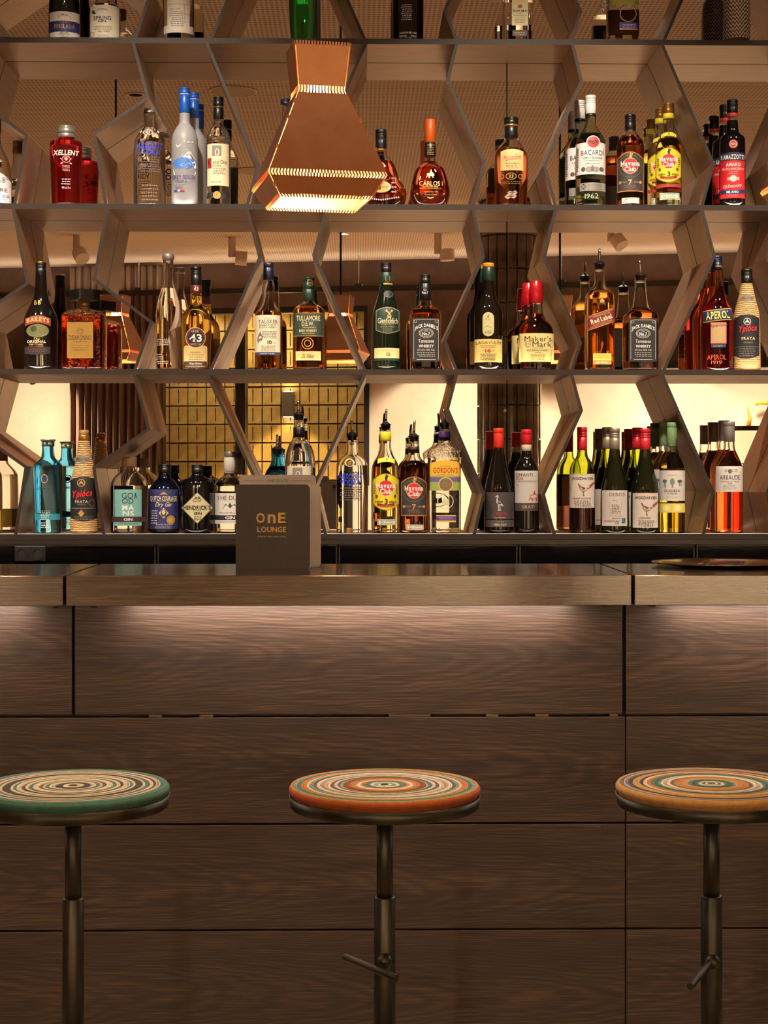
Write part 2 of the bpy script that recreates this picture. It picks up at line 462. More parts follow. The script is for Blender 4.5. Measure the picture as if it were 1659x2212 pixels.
for i, cu in enumerate(cuts):
    for x0, x1 in cu:
        b = MB(); b.box(x0, x1, Y_PAN, Y_PAN + 0.028, rowz[2 * i + 1], min(rowz[2 * i], z_cb - 0.0012))
        barpart(b, 'board', M_PANEL, bevel=0.0012)
for a, c in ((-2.4, ls - 0.10), (ls + 0.12, rs - 0.12), (rs + 0.10, 2.4)):
    b = MB(); b.box(a, c, Y_PAN - 0.05, Y_PAN - 0.038, z_cb - 0.0022, z_cb - 0.0002)
    barpart(b, 'led_strip', M_LEDC)
for x in (205, 120, 1303, 1410):           # levelling bolts below the slabs
    p = at(x, 1310, Y_CF + 0.07)
    b = MB(); b.lathe([(-0.008, 0.007), (-0.006, 0.010), (0, 0.010)], 16, c=(p.x, p.y, z_cb)); barpart(b, 'levelling_bolt', M_BLACK)
zh = (rowz[1] + rowz[2]) / 2
for x0, x1 in ((321, 349), (430, 460), (840, 930), (1050, 1077), (1157, 1185), (1318, 1336)):
    a, c = at(x0, 1546, Y_PAN).x, at(x1, 1546, Y_PAN).x
    b = MB(); b.box(a, c, Y_PAN + 0.006, Y_PAN + 0.03, zh - 0.0028, zh + 0.0022)
    barpart(b, 'hinge', plain('hinge_metal', (120, 108, 96), 0.35, 0.8))
p = at(1301, 1789, Y_PAN)
b = MB(); b.lathe([(0, 0.0085), (0.0012, 0.0085), (0.0012, 0.006), (0.0002, 0.006)], 20)
o = b.build('screw_plug', M_PANEL, bar); o.location = (p.x, -0.0006, p.z); o.rotation_euler = (pi / 2, 0, 0)

# ------------------------------------------------------------------ glyphs
GLY = {}
CHARS = "ABCDEFGHIJKLMNOPQRSTUVWXYZabcdefghijklmnopqrstuvwxyz0123456789.,'%-&ÍÔÑñó*/:®"
def make_glyphs():
    tmp = []
    for bold in (0, 1):
        for ch in CHARS:
            cu = bpy.data.curves.new('g', 'FONT'); cu.body = ch; cu.resolution_u = 2
            if bold: cu.offset = 0.022
            o = bpy.data.objects.new('g', cu); COL.objects.link(o); tmp.append((bold, ch, o, cu))
    dg = bpy.context.evaluated_depsgraph_get(); dg.update()
    for bold, ch, o, cu in tmp:
        me = o.evaluated_get(dg).to_mesh()
        vs = [(v.co.x, v.co.y) for v in me.vertices]; fs = [tuple(p.vertices) for p in me.polygons]
        x0 = min([v[0] for v in vs] or [0]); x1 = max([v[0] for v in vs] or [0.3])
        GLY[(bold, ch)] = ([(x - x0, y) for x, y in vs], fs, x1 - x0)
        o.evaluated_get(dg).to_mesh_clear()
    for bold, ch, o, cu in tmp:
        bpy.data.objects.remove(o); bpy.data.curves.remove(cu)
make_glyphs()

def text2d(s, bold=0, space=0.09):
    """vertices in units with the text box normalised to 0..1 wide and its height, centre at the origin"""
    vs, fs, x = [], [], 0.0
    for ch in s:
        if ch == ' ': x += 0.30; continue
        g = GLY.get((bold, ch))
        if g is None: x += 0.3; continue
        o = len(vs); vs += [(px + x, py) for px, py in g[0]]
        fs += [tuple(o + i for i in f) for f in g[1]]
        x += g[2] + space
    xs = [v[0] for v in vs]; ys = [v[1] for v in vs]
    x0, x1, y0, y1 = min(xs), max(xs), min(ys), max(ys)
    w, h = max(x1 - x0, 1e-4), max(y1 - y0, 1e-4)
    return [((a - x0) / w - 0.5, (c - y0) / h - 0.5) for a, c in vs], fs, w / h

def place_text(s, cx, cy, h, W, bold=0, shear=0.0, rot=0.0, arch=0.0):
    """text as 2-D points, y downwards like the photograph"""
    vs, fs, asp = text2d(s, bold)
    w = W if W else h * asp
    out = []
    for a, c in vs:
        x = a * w + shear * c * h; y = -c * h - (0.25 - a * a) * 4 * arch + arch * 0.5
        xr = x * cos(rot) + y * sin(rot); yr = -x * sin(rot) + y * cos(rot)
        out.append((cx + xr, cy + yr))
    return out, fs

# ------------------------------------------------------------------ bottles
CROPS = {1: (0, 0, 2.9625), 2: (500, 0, 2.9625), 3: (1000, 0, 2.5175), 4: (0, 430, 2.9625), 5: (500, 430, 2.9625),
         6: (1000, 430, 2.5175), 7: (0, 790, 2.9625), 8: (500, 790, 2.9625), 9: (1000, 790, 2.5175)}
SHELF_OF = {'t': 'A', 1: 'B', 2: 'B', 3: 'B', 4: 'C', 5: 'C', 6: 'C', 7: 'D', 8: 'D', 9: 'D'}
NSEG = 40

def chaikin(p, it=2):
    for _ in range(it):
        q = [p[0]]
        for a, c in zip(p[:-1], p[1:]):
            if a[0] == c[0] and a[1] == c[1]: q.append(a); continue
            q.append(tuple(0.75 * u + 0.25 * v for u, v in zip(a, c)))
            q.append(tuple(0.25 * u + 0.75 * v for u, v in zip(a, c)))
        q.append(p[-1]); p = q
    return p

def paper(c): return plain('paper_%d_%d_%d' % tuple(c), c, rough=0.6)
def ink(c):
    if c == 'gold': return plain('ink_gold', (206, 164, 84), rough=0.35, metal=0.3)
    if c == 'silver': return plain('ink_silver', (205, 205, 200), rough=0.3, metal=0.3)
    return plain('ink_%d_%d_%d' % tuple(c), c, rough=0.55)

def ring(a, bdep, n, z, N=NSEG):
    out = []
    for k in range(N):
        t = 2 * pi * k / N; c, s = cos(t), sin(t)
        out.append((a * math.copysign(abs(c) ** (2 / n), c), bdep * math.copysign(abs(s) ** (2 / n), s), z))
    return out

def loft(rings, cap0=True, cap1=True, flip=False):
    N = len(rings[0]); vs = [v for r in rings for v in r]; fs = []
    for i in range(len(rings) - 1):
        for k in range(N):
            fs.append((i * N + k, i * N + (k + 1) % N, (i + 1) * N + (k + 1) % N, (i + 1) * N + k))
    if cap0: fs.append(tuple(range(N))[::-1])
    if cap1: t = (len(rings) - 1) * N; fs.append(tuple(range(t, t + N)))
    if flip: fs = [f[::-1] for f in fs]
    return vs, fs

ALL_BOTTLES = []
def bottle(crop, row, name, cat, label, xc, prof, glassm, liquidm=None, fill=None, caps=(), items=(), n=2.0, neck_y=None,
           dep=1.0, Y=4.66, group=None, pour=None, opaque=False, back=None, extra=None, turn=None):
    ox, oy, sc = CROPS[crop]
    X = lambda v: ox + v / sc
    Yp = lambda v: oy + v / sc
    m = Y / F
    base_y = prof[0][0]
    pc = at(X(xc), 1000, Y)
    rz = -atan2(pc.x, Y) if (n <= 2.3 if turn is None else turn) else 0.0
    root = empty(name, (pc.x, Y, ZS[row]), rz)
    tag(root, label, cat, group)
    lx = lambda v: (v - xc) / sc * m
    lz = lambda v: (base_y - v) / sc * m
    ny = neck_y if neck_y is not None else -1e9
    P = []
    for y, hw in prof:
        nn = n if y > ny else 2.0
        dd = dep if y > ny else 1.0
        P.append((lz(y), hw / sc * m, nn, dd))
    if len(P) > 3: P = [P[0], P[1]] + chaikin(P[1:], 2)[1:]
    if n > 2.0 and ny > -1e8:
        zn = lz(ny)
        for i, q in enumerate(P):      # squarish body eases into a round neck
            pass
    zs = [p[0] for p in P]
    def sec(z):
        if z <= zs[0]: return P[0][1:]
        for i in range(len(zs) - 1):
            if z <= zs[i + 1]:
                d = zs[i + 1] - zs[i]; t = 0 if d < 1e-9 else (z - zs[i]) / d
                return tuple(u + (v - u) * t for u, v in zip(P[i][1:], P[i + 1][1:]))
        return P[-1][1:]
    def front(x, z, off, sgn=-1):
        a, nn, dd = sec(z)
        a += off
        q = min(abs(x) / a, 0.985)
        return sgn * (a * dd) * (1 - q ** nn) ** (1 / nn)
    R = lambda z, inset=0.0: ring(max(sec(z)[0] - inset, 0.002), max(sec(z)[0] * sec(z)[2] - inset, 0.002), sec(z)[1], z)
    ztop = zs[-1]
    # ---- body: glass base, liquid and hollow upper glass
    if opaque or liquidm is None:
        rr = [ring(P[0][1] * 0.9, P[0][1] * 0.9 * P[0][3], P[0][2], 0.0004)] + [ring(p[1], p[1] * p[3], p[2], max(p[0], 0.0025)) for p in P]
        v, f = loft(rr); b = MB(); b.add(v, f); b.build('glass', glassm, root, smooth=True)
    else:
        zf = min(lz(fill), ztop - 0.004); zb = 0.007
        w = 0.0022
        low = [z for z in zs if z < zb - 0.0005]; mid = [z for z in zs if zb + 0.0005 < z < zf - 0.0005]; up = [z for z in zs if z > zf + 0.0005]
        b = MB()
        v, f = loft([ring(P[0][1] * 0.9, P[0][1] * 0.9 * P[0][3], P[0][2], 0.0004)] + [R(max(z, 0.0025)) for z in low] + [R(zb)], True, False); b.add(v, f)
        b.build('glass_foot', glassm, root, smooth=True)
        b = MB()
        v, f = loft([R(zf)] + [R(z) for z in up] + [R(z, w) for z in up[::-1]] + [R(zf, w)], False, False); b.add(v, f)
        b.build('glass', glassm, root, smooth=True)
        b = MB(); v, f = loft([R(zb)] + [R(z) for z in mid] + [R(zf)], False, False); b.add(v, f)
        lq = b.build('liquid', liquidm, root, smooth=True)
        b = MB(); b.add(R(zf, w), [tuple(range(NSEG))]); b.build('liquid_surface', liquidm, lq)
    # ---- caps, capsules, stoppers
    for c in caps:
        y0, y1, hw, cm = c[:4]
        nm = c[4] if len(c) > 4 else 'cap'
        hb = c[5] if len(c) > 5 else hw
        r0, r1 = hb / sc * m, hw / sc * m
        z0, z1 = lz(y1), lz(y0)
        b = MB(); bw = min(0.0012, (z1 - z0) * 0.3)
        if nm == 'square_stopper':
            v, f = loft([ring(r0, r0, 9, z0, 40), ring(r1, r1, 9, z1, 40)]); b.add(v, f); o = b.build(nm, cm, root)
            o.rotation_euler = (0, 0, 0.62)
        else:
            pr_ = [(z0, r0 - bw), (z0 + bw, r0)]
            if nm in ('screw_cap', 'cap') and z1 - z0 > 0.012:
                k = z0 + (z1 - z0) * 0.55
                for q in range(3):
                    pr_ += [(k, r0 + (r1 - r0) * 0.6), (k + 0.0004, r1 - 0.0006), (k + 0.0011, r1 - 0.0006), (k + 0.0015, r1)]; k += (z1 - z0) * 0.11
            pr_ += [(z1 - bw, r1), (z1, r1 - bw)]
            b.lathe(pr_, 28); o = b.build(nm, cm, root)
            for pl_ in o.data.polygons: pl_.use_smooth = len(pl_.vertices) == 4
    if pour:
        yt, yb, xo = pour
        z0, z1 = lz(yb), lz(yt); rn = P[-1][1]
        pe = empty('pourer', (0, 0, 0), 0, root)
        b = MB(); b.lathe([(z0 - 0.012, rn * 0.72), (z0, rn * 0.9), (z0 + 0.001, rn * 1.12), (z0 + 0.004, rn * 1.15), (z0 + 0.006, rn * 0.8), (z0 + 0.010, rn * 0.5)], 20)
        b.build('rubber_stopper', M_RUBBER, pe, smooth=False)
        q = xo / sc * m
        b = MB(); b.tube([(0, 0, z0 + 0.006), (0, 0, z0 + (z1 - z0) * 0.45), (q * 0.35, -0.002, z0 + (z1 - z0) * 0.7), (q, -0.005, z1)], 0.0045, 12, r1=0.0030)
        b.build('spout', M_CHROME, pe, smooth=True)
        b = MB()
        for k in range(3):
            zz = lz(yb) - 0.004 - 0.006 * k
            b.lathe([(zz - 0.0014, rn), (zz, rn * 1.12), (zz + 0.0014, rn)], 24, close=False)
        b.build('neck_thread', glassm, root, smooth=True)
    # ---- labels and print
    cur = [root]; layer = [0]; prints = {}
    def flush():
        for c, b in prints.items():
            b.build('lettering', ink(c), cur[0])
        prints.clear()
    def strip(x0, x1, lo, hi, off, mb, nx=18, nz=3, sgn=-1):
        vs, fs = [], []
        for i in range(nx + 1):
            x = x0 + (x1 - x0) * i / nx
            zl, zh_ = lo(x), hi(x)
            for j in range(nz + 1):
                z = zl + (zh_ - zl) * j / nz
                vs.append((x if sgn < 0 else -x, front(x, z, off, sgn), z))
        for i in range(nx):
            for j in range(nz):
                a = i * (nz + 1) + j
                fs.append((a, a + nz + 1, a + nz + 2, a + 1))
        mb.add(vs, fs)
    def shape_fns(shape, x0, y0, x1, y1, k):
        """label outline between two functions of x (metres)"""
        xa, xb = lx(x0), lx(x1); z0, z1 = lz(y1), lz(y0); xm, w = (xa + xb) / 2, (xb - xa) / 2
        e = k / sc * m
        if shape == 'oval':
            zm, hh = (z0 + z1) / 2, (z1 - z0) / 2
            g = lambda x: hh * sqrt(max(0, 1 - ((x - xm) / w) ** 2)); return xa, xb, (lambda x: zm - g(x)), (lambda x: zm + g(x))
        if shape == 'diamond':
            zm, hh = (z0 + z1) / 2, (z1 - z0) / 2
            g = lambda x: hh * (1 - abs((x - xm) / w)); return xa, xb, (lambda x: zm - g(x)), (lambda x: zm + g(x))
        if shape == 'arch':       # straight sides, rounded top
            return xa, xb, (lambda x: z0), (lambda x: z1 - e * ((x - xm) / w) ** 2)
        if shape == 'badge':      # rounded top and bottom
            return xa, xb, (lambda x: z0 + e * ((x - xm) / w) ** 2), (lambda x: z1 - e * ((x - xm) / w) ** 2)
        if shape == 'banner':     # bent strip
            return xa, xb, (lambda x: z0 - e * ((x - xm) / w) ** 2), (lambda x: z1 - e * ((x - xm) / w) ** 2)
        if shape == 'slant':
            return xa, xb, (lambda x: z0 + e * (x - xm) / w), (lambda x: z1 + e * (x - xm) / w)
        if shape == 'pill':
            def g(x):
                q = min(1, max(0, (abs(x - xm) - (w - e)) / e)) if e > 0 else 0
                return e * (1 - sqrt(max(0, 1 - q * q)))
            return xa, xb, (lambda x: z0 + g(x)), (lambda x: z1 - g(x))
        return xa, xb, (lambda x: z0), (lambda x: z1)
    for it in items:
        k = it[0]; layer[0] += 1
        off = 0.0003 + 0.00009 * layer[0] + (0.00025 if k in 'TPON' else 0.0)
        if k == 'L':
            flush()
            shape, x0, y0, x1, y1, c = it[1:7]; e = it[7] if len(it) > 7 else 0
            xa, xb, lo, hi = shape_fns(shape, x0, y0, x1, y1, e)
            b = MB(); strip(xa, xb, lo, hi, off, b, 40, 16)
            mt = c if not isinstance(c, (tuple, list)) else paper(c)
            if c == 'gold': mt = plain('foil_gold', (205, 168, 92), 0.28, 0.75)
            if c == 'silver': mt = plain('foil_silver', (190, 188, 182), 0.3, 0.6)
            cur[0] = b.build('label', mt, root, smooth=True)
        elif k == 'X':
            flush(); cur[0] = root
        else:
            if k == 'T':
                s, cx, cy_, h, W, c = it[1:7]; op = it[7] if len(it) > 7 else {}
                pts, fs = place_text(s, cx, cy_, h, W, **op)
                vs = [(lx(a), front(lx(a), lz(q), off), lz(q)) for a, q in pts]
                prints.setdefault(c, MB()).add(vs, fs)
            elif k == 'P':
                c, pts = it[1], it[2]
                op = it[3] if len(it) > 3 else (0, 0, 1)
                pts = [(op[0] + a * op[2], op[1] + q * op[2]) for a, q in pts]
                tri = tessellate_polygon([[Vector((a, q, 0)) for a, q in pts]])
                vs = [(lx(a), front(lx(a), lz(q), off), lz(q)) for a, q in pts]
                prints.setdefault(c, MB()).add(vs, [tuple(t) for t in tri])
            elif k == 'O':       # ring outline
                c, cx, cy_, rx, ry, t = it[1:7]
                vs, fs = [], []
                for i in range(28):
                    a = 2 * pi * i / 28
                    for rr in (1, 1 - t):
                        q = (cx + rx * rr * cos(a), cy_ + ry * rr * sin(a)); vs.append((lx(q[0]), front(lx(q[0]), lz(q[1]), off), lz(q[1])))
                for i in range(28):
                    j = (i + 1) % 28; fs.append((2 * i, 2 * j, 2 * j + 1, 2 * i + 1))
                prints.setdefault(c, MB()).add(vs, fs)
            elif k == 'N':       # lines of small print
                c, cx, y0, y1, cnt, W = it[1:7]
                rnd = random.Random(int(cx * 7 + y0))
                for i in range(cnt):
                    yy = y0 + (y1 - y0) * i / max(1, cnt - 1); x = cx - W / 2 * rnd.uniform(0.75, 1); xe = cx + W / 2 * rnd.uniform(0.75, 1)
                    hh = (y1 - y0) / max(2, cnt) * 0.22
                    while x < xe:
                        w_ = rnd.uniform(6, 16)
                        q = [(x, yy - hh), (min(x + w_, xe), yy - hh), (min(x + w_, xe), yy + hh), (x, yy + hh)]
                        prints.setdefault(c, MB()).add([(lx(a), front(lx(a), lz(d), off), lz(d)) for a, d in q], [(3, 2, 1, 0)])
                        x += w_ + rnd.uniform(3, 5)
            else:                # a printed patch: shape, corners, colour
                shape, x0, y0, x1, y1, c = it[1:7]; e = it[7] if len(it) > 7 else 0
                xa, xb, lo, hi = shape_fns(shape, x0, y0, x1, y1, e)
                b = MB(); strip(xa, xb, lo, hi, off, b, 36, 10); b.build('print_patch', ink(c), cur[0])
    flush()
    if back:
        x0, y0, x1, y1, c = back
        xa, xb, lo, hi = shape_fns('rect', x0, y0, x1, y1, 0)
        b = MB(); strip(xa, xb, lo, hi, 0.0004, b, 14, 2, sgn=1); b.build('back_label', paper(c), root, smooth=True)
    ALL_BOTTLES.append(root)
    return root

G_CLEAR = glass('clear_glass', (246, 246, 242), ior=1.22)
G_CLEARB = glass('clear_glass_embossed', (246, 246, 240), bump=0.5, bscale=160, ior=1.22)
L_CLEAR = glass('clear_spirit', (244, 244, 240), ior=1.22)
L_AMBER = glass('amber_whisky', (214, 118, 26), ior=1.40)
L_AMBERD = glass('dark_amber_whisky', (168, 62, 12), ior=1.40)
L_RUM = glass('dark_rum', (128, 40, 8), ior=1.40)
L_PALE = glass('pale_rum', (240, 214, 110), ior=1.22)
L_GOLD = glass('golden_liqueur', (238, 164, 26), ior=1.40)
L_RED = glass('red_spirit', (216, 10, 22), ior=1.40)
G_RED = glass('red_glass', (220, 14, 26))
L_APEROL = glass('orange_red_aperitif', (240, 52, 20), ior=1.40)
L_AMARETTO = glass('red_amber_liqueur', (188, 40, 10), ior=1.40, bump=0.25, bscale=110)
G_DIMPLE = glass('dimpled_glass', (246, 236, 224), bump=0.5, bscale=110)
G_BLUE = glass('pale_blue_glass', (84, 178, 236), ior=1.22)
L_BLUE = glass('blue_tinted_gin', (60, 160, 236), ior=1.22)
G_GREENTINT = glass('green_tinted_glass', (226, 250, 228), ior=1.22)
L_GREENTINT = glass('green_tinted_rum', (216, 248, 218), ior=1.22)
G_GREEN = glass('emerald_glass', (20, 150, 50))
G_OLIVE = glass('olive_wine_glass', (176, 196, 40))
L_OLIVE = glass('dark_olive_wine', (92, 96, 12), ior=1.40)
L_WHITEWINE = glass('white_wine', (232, 208, 84), ior=1.22)
L_ROSE = glass('rose_wine', (238, 110, 52), ior=1.40)
G_DARK = plain('black_bottle_glass', (9, 8, 8), rough=0.05, spec=0.6)
G_DARKGREEN = plain('dark_green_bottle_glass', (10, 22, 12), rough=0.05, spec=0.6)
G_NAVY = plain('navy_bottle_glass', (8, 10, 22), rough=0.06, spec=0.6)
G_FROST = glass('frosted_glass', (150, 148, 151), rough=0.45, trans=0.55)
def straw_build(m, nt, b):
    N = nt.nodes; L = nt.links
    tc = N.new('ShaderNodeTexCoord')
    w = N.new('ShaderNodeTexWave'); w.bands_direction = 'Z'; w.inputs['Scale'].default_value = 55; w.inputs['Distortion'].default_value = 3.0; w.inputs['Detail'].default_value = 2; w.inputs['Detail Scale'].default_value = 3
    L.new(tc.outputs['Object'], w.inputs['Vector'])
    r = N.new('ShaderNodeValToRGB'); r.color_ramp.elements[0].color = (*lin((150, 112, 62)), 1); r.color_ramp.elements[1].color = (*lin((222, 184, 124)), 1)
    L.new(w.outputs['Fac'], r.inputs['Fac']); L.new(r.outputs[0], b.inputs['Base Color'])
    bp = N.new('ShaderNodeBump'); bp.inputs['Strength'].default_value = 0.8; bp.inputs['Distance'].default_value = 0.002
    L.new(w.outputs['Fac'], bp.inputs['Height']); L.new(bp.outputs[0], b.inputs['Normal']); b.inputs['Roughness'].default_value = 0.7
M_STRAW = mat('woven_straw', straw_build)
def zig_build(m, nt, b):
    N = nt.nodes; L = nt.links
    tc = N.new('ShaderNodeTexCoord'); sp = N.new('ShaderNodeSeparateXYZ'); L.new(tc.outputs['Object'], sp.inputs[0])
    def M(op, a, c):
        q = N.new('ShaderNodeMath'); q.operation = op
        for i, s in enumerate((a, c)):
            if s is None: continue
            if hasattr(s, 'links'): L.new(s, q.inputs[i])
            else: q.inputs[i].default_value = s
        return q.outputs[0]
    an = M('ARCTAN2', sp.outputs['X'], sp.outputs['Y'])
    tri = M('PINGPONG', M('MULTIPLY', an, 24 / (2 * pi)), 0.5)
    st = M('FRACT', M('ADD', M('MULTIPLY', sp.outputs['Z'], 90.0), M('MULTIPLY', tri, 1.7)), None)
    f = M('LESS_THAN', st, 0.5)
    mx = N.new('ShaderNodeMix'); mx.data_type = 'RGBA'; mx.inputs['A'].default_value = (*lin((225, 220, 210)), 1); mx.inputs['B'].default_value = (*lin((20, 20, 22)), 1)
    L.new(f, mx.inputs['Factor']); L.new(mx.outputs['Result'], b.inputs['Base Color']); b.inputs['Roughness'].default_value = 0.25
M_ZIG = mat('zigzag_print', zig_build)

C_SILVER = plain('cap_silver', (176, 172, 166), 0.3, 0.7)
C_BLACK = plain('cap_black', (18, 17, 17), 0.35)
C_GOLD = plain('cap_gold', (190, 138, 52), 0.3, 0.75)
C_BROWNGOLD = plain('cap_brown_gold', (140, 98, 40), 0.35, 0.6)
C_RED = plain('capsule_red', (196, 30, 40), 0.35)
C_SCARLET = plain('capsule_scarlet', (214, 52, 36), 0.35)
C_WAX = plain('wax_red', (176, 18, 28), 0.25, coat=0.4)
C_ORANGE = plain('cap_orange', (188, 82, 18), 0.45)
C_BLUE = plain('cap_blue', (22, 78, 168), 0.35)
C_NAVY = plain('cap_navy', (22, 26, 56), 0.35)
C_GREEN = plain('cap_green', (28, 52, 38), 0.4)
C_SAGE = plain('capsule_sage', (134, 172, 120), 0.35)
C_GREY = plain('capsule_grey', (138, 130, 124), 0.35, 0.4)
C_TAUPE = plain('capsule_taupe', (150, 132, 112), 0.35, 0.4)
C_WHITE = plain('cap_white', (218, 214, 208), 0.4)
C_YELLOW = plain('band_yellow', (222, 202, 48), 0.45)
C_CORK = noisy('cork', (150, 104, 66), (184, 136, 92), scale=120, rough=0.8)
C_PALEWOOD = noisy('pale_wood', (196, 160, 126), (214, 180, 146), scale=40, rough=0.6)
C_BROWN = plain('cap_brown', (104, 72, 46), 0.35, 0.5)
C_PURPLE = plain('band_purple', (72, 44, 112), 0.4)
C_PAPER = plain('neck_paper', (200, 192, 176), 0.6)

WHITE, CREAMC, BLK = (226, 222, 214), (222, 206, 164), (24, 22, 22)
Y2 = 4.737      # bottles that stand behind a twin
YF = 4.648      # their twins at the shelf edge

BIRD = [(0, 2), (6, 0), (9, 6), (20, 14), (34, 20), (44, 24), (62, 6), (76, -6), (80, -2), (70, 12), (54, 28), (44, 36), (32, 42), (30, 54), (36, 62), (26, 62), (26, 44), (18, 34), (10, 22), (5, 10)]
STORK = [(0, 14), (8, 6), (14, 0), (22, 2), (24, 10), (18, 20), (20, 32), (34, 38), (46, 52), (52, 66), (44, 64), (34, 58), (34, 92), (30, 92), (29, 60), (25, 60), (24, 92), (20, 92), (20, 56), (12, 44), (10, 30), (14, 16), (12, 9)]
STAG = [(0, 30), (8, 20), (6, 8), (-8, 4), (-14, -10), (-6, -4), (-4, -16), (2, -2), (10, 4), (14, 10), (18, 4), (26, -2), (32, -16), (34, -4), (42, -10), (36, 4), (22, 8), (22, 20), (30, 30), (26, 50), (14, 44), (4, 50)]
RIDER = [(0, 20), (10, 14), (20, 16), (26, 2), (30, -10), (34, -12), (36, 0), (40, 10), (52, 18), (54, 34), (46, 36), (48, 50), (42, 50), (40, 38), (24, 36), (20, 52), (14, 52), (14, 36), (4, 40), (-2, 48), (-6, 46), (4, 32)]
BAT = [(-22, -8), (-12, -10), (-5, -4), (0, -9), (5, -4), (12, -10), (22, -8), (18, 4), (10, 2), (5, 10), (0, 7), (-5, 10), (-10, 2), (-18, 4)]
LEAFY = [(0, 0), (10, -8), (20, -4), (30, -10), (38, -2), (30, 6), (20, 2), (10, 8)]

# ---------------------------------------------------------------- top shelf (only the lower parts show)
bottle(1, 'A', 'sparkling_wine_bottle', 'wine bottle', 'dark green cava bottle with white and navy label on the top shelf', 413,
  [(233, 92), (225, 100), (0, 100), (-60, 92), (-160, 55), (-260, 40), (-480, 38)], G_DARKGREEN, opaque=True,
  caps=[(-500, -250, 44, C_NAVY, 'foil')],
  items=[('L', 'rect', 319, 58, 507, 229, WHITE), ('R', 'rect', 319, 117, 507, 186, (40, 46, 112)), ('T', 'PERELADA', 413, 152, 26, 128, 'gold'),
   ('P', (120, 116, 110), [(-40, 14), (-36, -4), (-22, -4), (-18, -14), (-4, -14), (0, -8), (14, -12), (24, -4), (36, -2), (40, 14)], (413, 88, 1)),
   ('T', '* * * *', 413, 126, 8, 60, 'gold'), ('T', 'Brut', 413, 190, 16, 48, BLK, dict(shear=0.3)), ('T', 'RESERVA', 413, 203, 9, 64, (60, 60, 60)), ('T', 'CAVA', 413, 216, 9, 44, (60, 60, 60))])
bottle(1, 'A', 'gin_bottle', 'bottle', 'clear round gin bottle with large cream label beside the cava bottle', 670,
  [(233, 94), (226, 100), (60, 100), (10, 92), (-30, 60), (-45, 45), (-110, 44)], G_CLEAR, L_CLEAR, 0, caps=[(-170, -105, 44, C_PALEWOOD, 'stopper')],
  items=[('L', 'rect', 579, 12, 762, 227, (218, 212, 190)), ('T', 'ORIGINAL', 655, 44, 12, 74, BLK, dict(arch=6)), ('T', 'SPRING', 655, 98, 26, 112, BLK, dict(bold=1)), ('T', 'GIN', 652, 119, 18, 52, BLK, dict(bold=1)),
   ('N', (60, 58, 54), 658, 152, 172, 3, 130), ('T', 'No. 0417', 665, 184, 11, 74, BLK), ('O', (130, 110, 130), 592, 198, 14, 14, 0.2), ('P', BLK, [(0, 0), (8, -16), (14, -14), (26, 10), (20, 14), (6, 6)], (588, 60, 1)), ('N', (90, 86, 80), 665, 206, 214, 2, 90)])
bottle(1, 'A', 'gin_bottle', 'bottle', 'clear bottle with a printed form label and red stamp on the top shelf', 1143,
  [(235, 92), (228, 100), (-200, 100), (-260, 70), (-300, 42), (-480, 40)], G_CLEAR, L_CLEAR, -190, caps=[(-500, -420, 42, C_BLACK)],
  items=[('L', 'rect', 1049, 142, 1237, 191, (196, 190, 180)), ('L', 'rect', 1072, -40, 1213, 175, (206, 198, 184)), ('T', '21.12.2017', 1122, 42, 12, 70, (150, 50, 70), dict(rot=0.05)), ('N', (70, 66, 62), 1130, 60, 84, 3, 90),
   ('N', (70, 66, 62), 1136, 98, 148, 5, 96), ('R', 'rect', 1075, 10, 1210, 12, (90, 86, 80)), ('R', 'rect', 1075, 72, 1210, 74, (90, 86, 80)), ('R', 'rect', 1180, 10, 1182, 110, (90, 86, 80))])
bottle(2, 'A', 'gin_bottle', 'bottle', 'bright emerald green ribbed bottle above the copper pendant lamp', 458,
  [(238, 62), (230, 76), (150, 84), (0, 91), (-200, 95), (-260, 70), (-310, 40), (-460, 40)], G_GREEN, glass('emerald_gin', (24, 160, 54), ior=1.4), -220, caps=[(-500, -440, 42, C_SILVER)], n=2.6)
bottle(2, 'A', 'gin_bottle', 'bottle', 'black gin bottle with small white print on the top shelf', 1130,
  [(243, 90), (236, 97), (0, 100), (-250, 100), (-300, 60), (-330, 40), (-480, 40)], G_DARK, opaque=True, caps=[(-520, -440, 43, C_BLACK)],
  items=[('X',), ('N', (190, 190, 186), 1122, 18, 110, 8, 74), ('T', 'LONDON DRY GIN', 1130, 194, 13, 108, (206, 206, 202)), ('T', '40%VOL', 1098, 215, 12, 48, (206, 206, 202)), ('T', '70cl', 1165, 215, 12, 34, (206, 206, 202))])
bottle(3, 'A', 'genever_bottle', 'bottle', 'square clear genever bottle with narrow cream label on the top shelf', 297,
  [(212, 74), (205, 79), (0, 80), (-60, 78), (-100, 45), (-120, 30), (-250, 30)], G_CLEAR, L_CLEAR, -30, n=6, neck_y=-90, caps=[(-290, -230, 32, C_BLACK)],
  items=[('L', 'rect', 259, -30, 346, 128, (206, 196, 150)), ('P', (150, 60, 30), [(-14, 6), (-10, -6), (0, -10), (10, -6), (14, 6), (0, 12)], (303, 24, 1)), ('T', 'BOKMA', 303, 49, 15, 78, BLK, dict(bold=1)), ('T', 'jonge', 303, 63, 8, 26, (180, 40, 30)), ('T', 'GRAANJENEVER', 303, 75, 7, 74, BLK), ('N', (110, 100, 70), 303, 88, 112, 4, 66),
   ('L', 'rect', 262, 155, 341, 185, (70, 56, 44)), ('N', (190, 170, 130), 301, 166, 176, 2, 60)])
